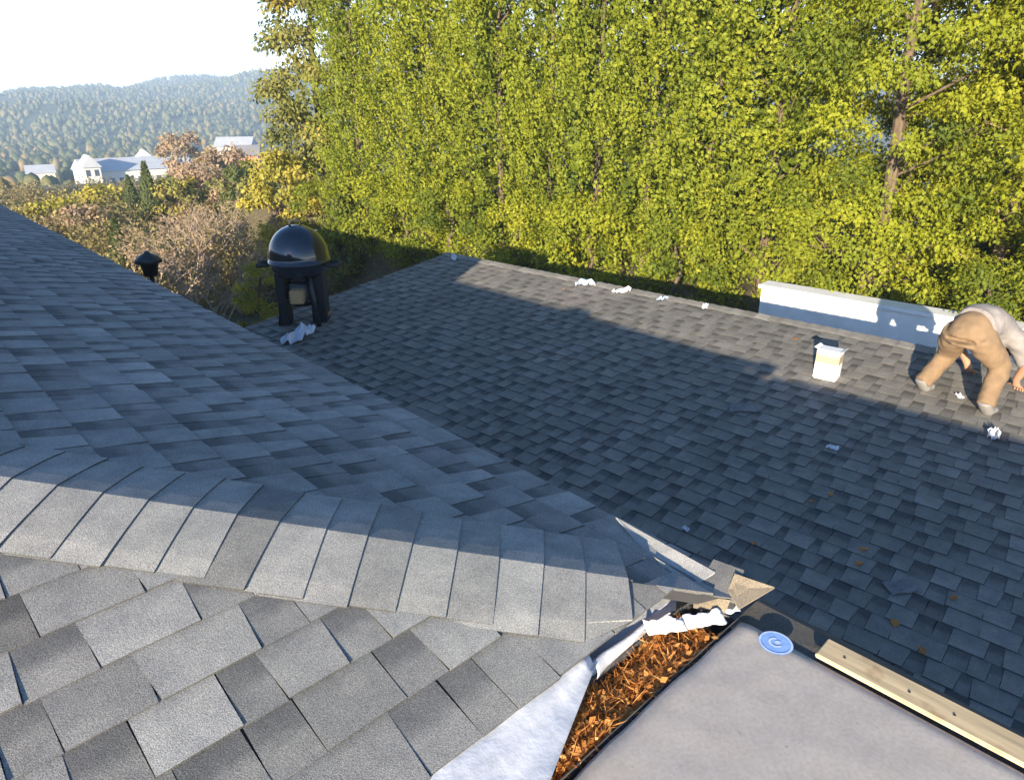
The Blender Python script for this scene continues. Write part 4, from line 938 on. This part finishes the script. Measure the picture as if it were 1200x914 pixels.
hp_ = [W(.0, s * .1, HB - .05) for s in (1, -1)]; kn_ = [W(.17, s * (stance * .78), .36) for s in (1, -1)]; an = [W(-.02, s * stance, .09) for s in (1, -1)]
# body: one continuous mesh (torso, limbs, neck, head); fingers grown as chains from the palms
pts = [(pel, .07), (sp1, .08), (chs, (.10, .095)), (nk, .055), (hd1, (.085, .08)), (hd2, (.07, .075))]; ed = [(0, 1), (1, 2), (2, 3), (3, 4), (4, 5)]
for s in (0, 1):
    b0 = len(pts); hand = lerp(wr_[s], W(.57, .2 - .4 * s, .05), .75)
    pts += [(sh_[s], .062), (el[s], .045), (wr_[s], .03), (hand, (.04, .022))]; ed += [(2, b0), (b0, b0 + 1), (b0 + 1, b0 + 2), (b0 + 2, b0 + 3)]
    fdir = nrm(fw * .8 - ez * .45); sd_ = la
    for k, (o_, L_) in enumerate(((-.03, .065), (-.01, .078), (.011, .072), (.03, .055))):
        c0 = len(pts); r0 = hand + sd_ * o_ + fdir * .03; pts += [(r0, .009), (r0 + fdir * L_ * .55, .0085), (r0 + nrm(fdir - ez * .7) * L_, .007)]; ed += [(b0 + 3, c0), (c0, c0 + 1), (c0 + 1, c0 + 2)]
    c0 = len(pts); r0 = hand + sd_ * (.045 if s == 0 else -.045) * -1; pts += [(r0, .010), (r0 + nrm(fdir * .6 - sd_ * (.8 if s == 0 else -.8)) * .045, .0085)]; ed += [(b0 + 3, c0), (c0, c0 + 1)]
    l0 = len(pts); pts += [(hp_[s], .06), (kn_[s], .05), (an[s], .04), (an[s] + fw * .1 - ez * .045, .038)]; ed += [(0, l0), (l0, l0 + 1), (l0 + 1, l0 + 2), (l0 + 2, l0 + 3)]
skin_mesh('body', pts, ed, 'skin', person)
# shirt with short sleeves: lofted torso with folds, sleeves open at the elbow
def loft(mb, path, radii, up, n=22, fold=.0, seed=0., cap=True):
    V = []; path = [np.array(p, float) for p in path]
    for i, p in enumerate(path):
        t_ = nrm(path[min(i + 1, len(path) - 1)] - path[max(i - 1, 0)]); a_ = nrm(np.cross(t_, up)); b_ = np.cross(a_, t_); ra, rb = radii[i]
        for k in range(n):
            q = 2 * math.pi * k / n; d_ = a_ * math.cos(q) * ra + b_ * math.sin(q) * rb; V.append(p + d_ * (1 + fold * fbm(i * .9 + seed, math.cos(q) * 1.6, math.sin(q) * 1.6 + seed)))
    F = [(i * n + k, i * n + (k + 1) % n, (i + 1) * n + (k + 1) % n, (i + 1) * n + k) for i in range(len(path) - 1) for k in range(n)]
    if cap: F += [list(range(n))[::-1], list(range((len(path) - 1) * n, len(path) * n))]
    return mb.add(V, F)
def bez(P, m):
    P = [np.array(p) for p in P]; out = []
    for i in range(len(P) - 1):
        p0, p1, p2, p3 = P[max(i - 1, 0)], P[i], P[i + 1], P[min(i + 2, len(P) - 1)]
        for k in range(m):
            q = k / m; out.append(.5 * (2 * p1 + (p2 - p0) * q + (2 * p0 - 5 * p1 + 4 * p2 - p3) * q * q + (3 * p1 - p0 - 3 * p2 + p3) * q ** 3))
    return out + [P[-1]]
def fuse(o, vox=.016):
    rm_ = o.modifiers.new('fuse', 'REMESH'); rm_.mode = 'VOXEL'; rm_.voxel_size = vox; rm_.use_smooth_shade = True
    sm_ = o.modifiers.new('relax', 'SMOOTH'); sm_.factor = .5; sm_.iterations = 4
    dg = bpy.context.evaluated_depsgraph_get(); dg.update(); m2 = bpy.data.meshes.new_from_object(o.evaluated_get(dg)); o.modifiers.clear(); o.data = m2
    # cloth folds
    co = np.empty(len(m2.vertices) * 3, np.float32); m2.vertices.foreach_get('co', co); co = co.reshape(-1, 3); nn2 = np.array([v.normal[:] for v in m2.vertices])
    f_ = np.array([fbm(p[0] * 9 + p[2] * 5, p[1] * 9 - p[2] * 4, p[2] * 16, 3) for p in co]); co = co + nn2 * (f_ * .007)[:, None]; m2.vertices.foreach_set('co', co.astype(np.float32).ravel()); m2.update()
    m2.polygons.foreach_set('use_smooth', [True] * len(m2.polygons)); return o
st = MB()
pth = bez([pel + fw * .03 + ez * .015, pel + fw * .09 + ez * .02, sp1 + ez * .0, chs, lerp(chs, nk, .55), nk], 4); nn_ = len(pth)
ra_ = np.interp(np.linspace(0, 1, nn_), [0, .2, .45, .7, .86, 1], [.165, .17, .175, .185, .13, .07]); rb_ = np.interp(np.linspace(0, 1, nn_), [0, .2, .45, .7, .86, 1], [.155, .15, .14, .135, .11, .065])
loft(st, pth, list(zip(ra_, rb_)), ez, fold=.10, seed=1.3)
for i_ in (0, 1):
    pth = bez([lerp(chs, sh_[i_], .55), sh_[i_], lerp(sh_[i_], el[i_], .5), lerp(sh_[i_], el[i_], .95)], 4); nn_ = len(pth)
    loft(st, pth, [(r_, r_) for r_ in np.interp(np.linspace(0, 1, nn_), [0, .33, .7, 1], [.09, .088, .075, .078])], fw, 16, .14, i_ * 3.)
pth = bez([chs - ez * .05 - fw * .05, chs - ez * .17 - fw * .04, chs - ez * .25 - fw * .02], 4); loft(st, pth, [(.14 - .05 * k / len(pth), .10 - .06 * k / len(pth)) for k in range(len(pth))], fw, 16, .2, 8.)
so_ = fuse(st.build('shirt', 'grey_cloth', person, smooth=True))
tr_ = MB()
loft(tr_, bez([pel + fw * .12 + ez * .02, pel + fw * .05 + ez * .01, pel - fw * .02 - ez * .05, pel - fw * .02 - ez * .12], 4), [(r_, r_ * .92) for r_ in np.interp(np.linspace(0, 1, 13), [0, .4, .8, 1], [.14, .15, .15, .12])], ez, fold=.06, seed=4.)
for i_ in (0, 1):
    pth = bez([hp_[i_] * .8 + pel * .2 + ez * .0, lerp(hp_[i_], kn_[i_], .4), kn_[i_], lerp(kn_[i_], an[i_], .5), an[i_] + ez * .01], 5); nn_ = len(pth)
    loft(tr_, pth, [(r_, r_ * 1.08) for r_ in np.interp(np.linspace(0, 1, nn_), [0, .3, .55, .8, 1], [.115, .098, .08, .07, .068])], fw, 20, .13, 2. + i_ * 5)
fuse(tr_.build('trousers', 'tan_cloth', person, smooth=True))
# head details
hdir = nrm(hd2 - hd1); face = nrm(-fw * .75 - ez * .1 - hdir * np.dot(-fw, hdir)); face = nrm(face - hdir * np.dot(face, hdir)); hs = np.cross(hdir, face)
hcen = (hd1 + hd2) / 2
hm = MB(); V = []; F = []
bm = bmesh.new(); bmesh.ops.create_uvsphere(bm, u_segments=20, v_segments=12, radius=1)
for v in bm.verts:
    c_ = v.co; keep = c_.x < .35
    v.co = Vector(hcen + hdir * .02 + hdir * (c_.z * .112) + face * (c_.x * .1 - .012) + hs * (c_.y * .088) - ORG[person])
dl = [f for f in bm.faces if np.dot(np.array(f.calc_center_median()) + ORG[person] - hcen, face) > .04 and np.dot(np.array(f.calc_center_median()) + ORG[person] - hcen, hdir) < .07]
bmesh.ops.delete(bm, geom=dl, context='FACES'); me = bpy.data.meshes.new('hair'); bm.to_mesh(me); bm.free(); me.materials.append(M['hair']); ho = link(bpy.data.objects.new('hair', me)); ho.parent = person; ORG[ho] = ORG[person]
for sgn in (1, -1):
    MB().lathe([(0, -.012), (.012, -.006), (.014, 0), (.012, .006), (0, .012)], hcen + face * .078 + hs * sgn * .03 + hdir * .0, 10).build('eye', 'white_wall', person, smooth=True)
    MB().tube([hcen + hs * sgn * .085 + hdir * .02, hcen + hs * sgn * .1 - face * .01, hcen + hs * sgn * .086 - hdir * .03], [.008, .02, .008], 8).build('ear', 'skin', person, smooth=True)
MB().tube([hcen + face * .08 + hdir * .015, hcen + face * .108 - hdir * .025, hcen + face * .085 - hdir * .035], [.008, .017, .012], 8).build('nose', 'skin', person, smooth=True)
for s in (0, 1):
    a = an[s]; pts = [(a + ez * .05 - fw * .01, .062), (a - ez * .03, .056), (a + fw * .08 - ez * .045, (.05, .042)), (a + fw * .17 - ez * .055, (.045, .032))]
    skin_mesh('boot', pts, [(0, 1), (1, 2), (2, 3)], 'boot', person, 1)

# ================================================================== haze
hz = MB(); hz.box((-220, -220, -70), (2600, 2600, 80)); ho = hz.build('haze', 'paper', None); ho.data.materials.clear()
mh = bpy.data.materials.new('valley_haze'); mh.use_nodes = True; th_ = mh.node_tree; th_.nodes.remove(th_.nodes['Principled BSDF'])
pv = th_.nodes.new('ShaderNodeVolumePrincipled'); pv.inputs['Color'].default_value = (.55, .76, 1, 1); pv.inputs['Density'].default_value = .00075; pv.inputs['Anisotropy'].default_value = .0
th_.links.new(pv.outputs[0], th_.nodes['Material Output'].inputs['Volume']); ho.data.materials.append(mh); tag(ho, kind='stuff')
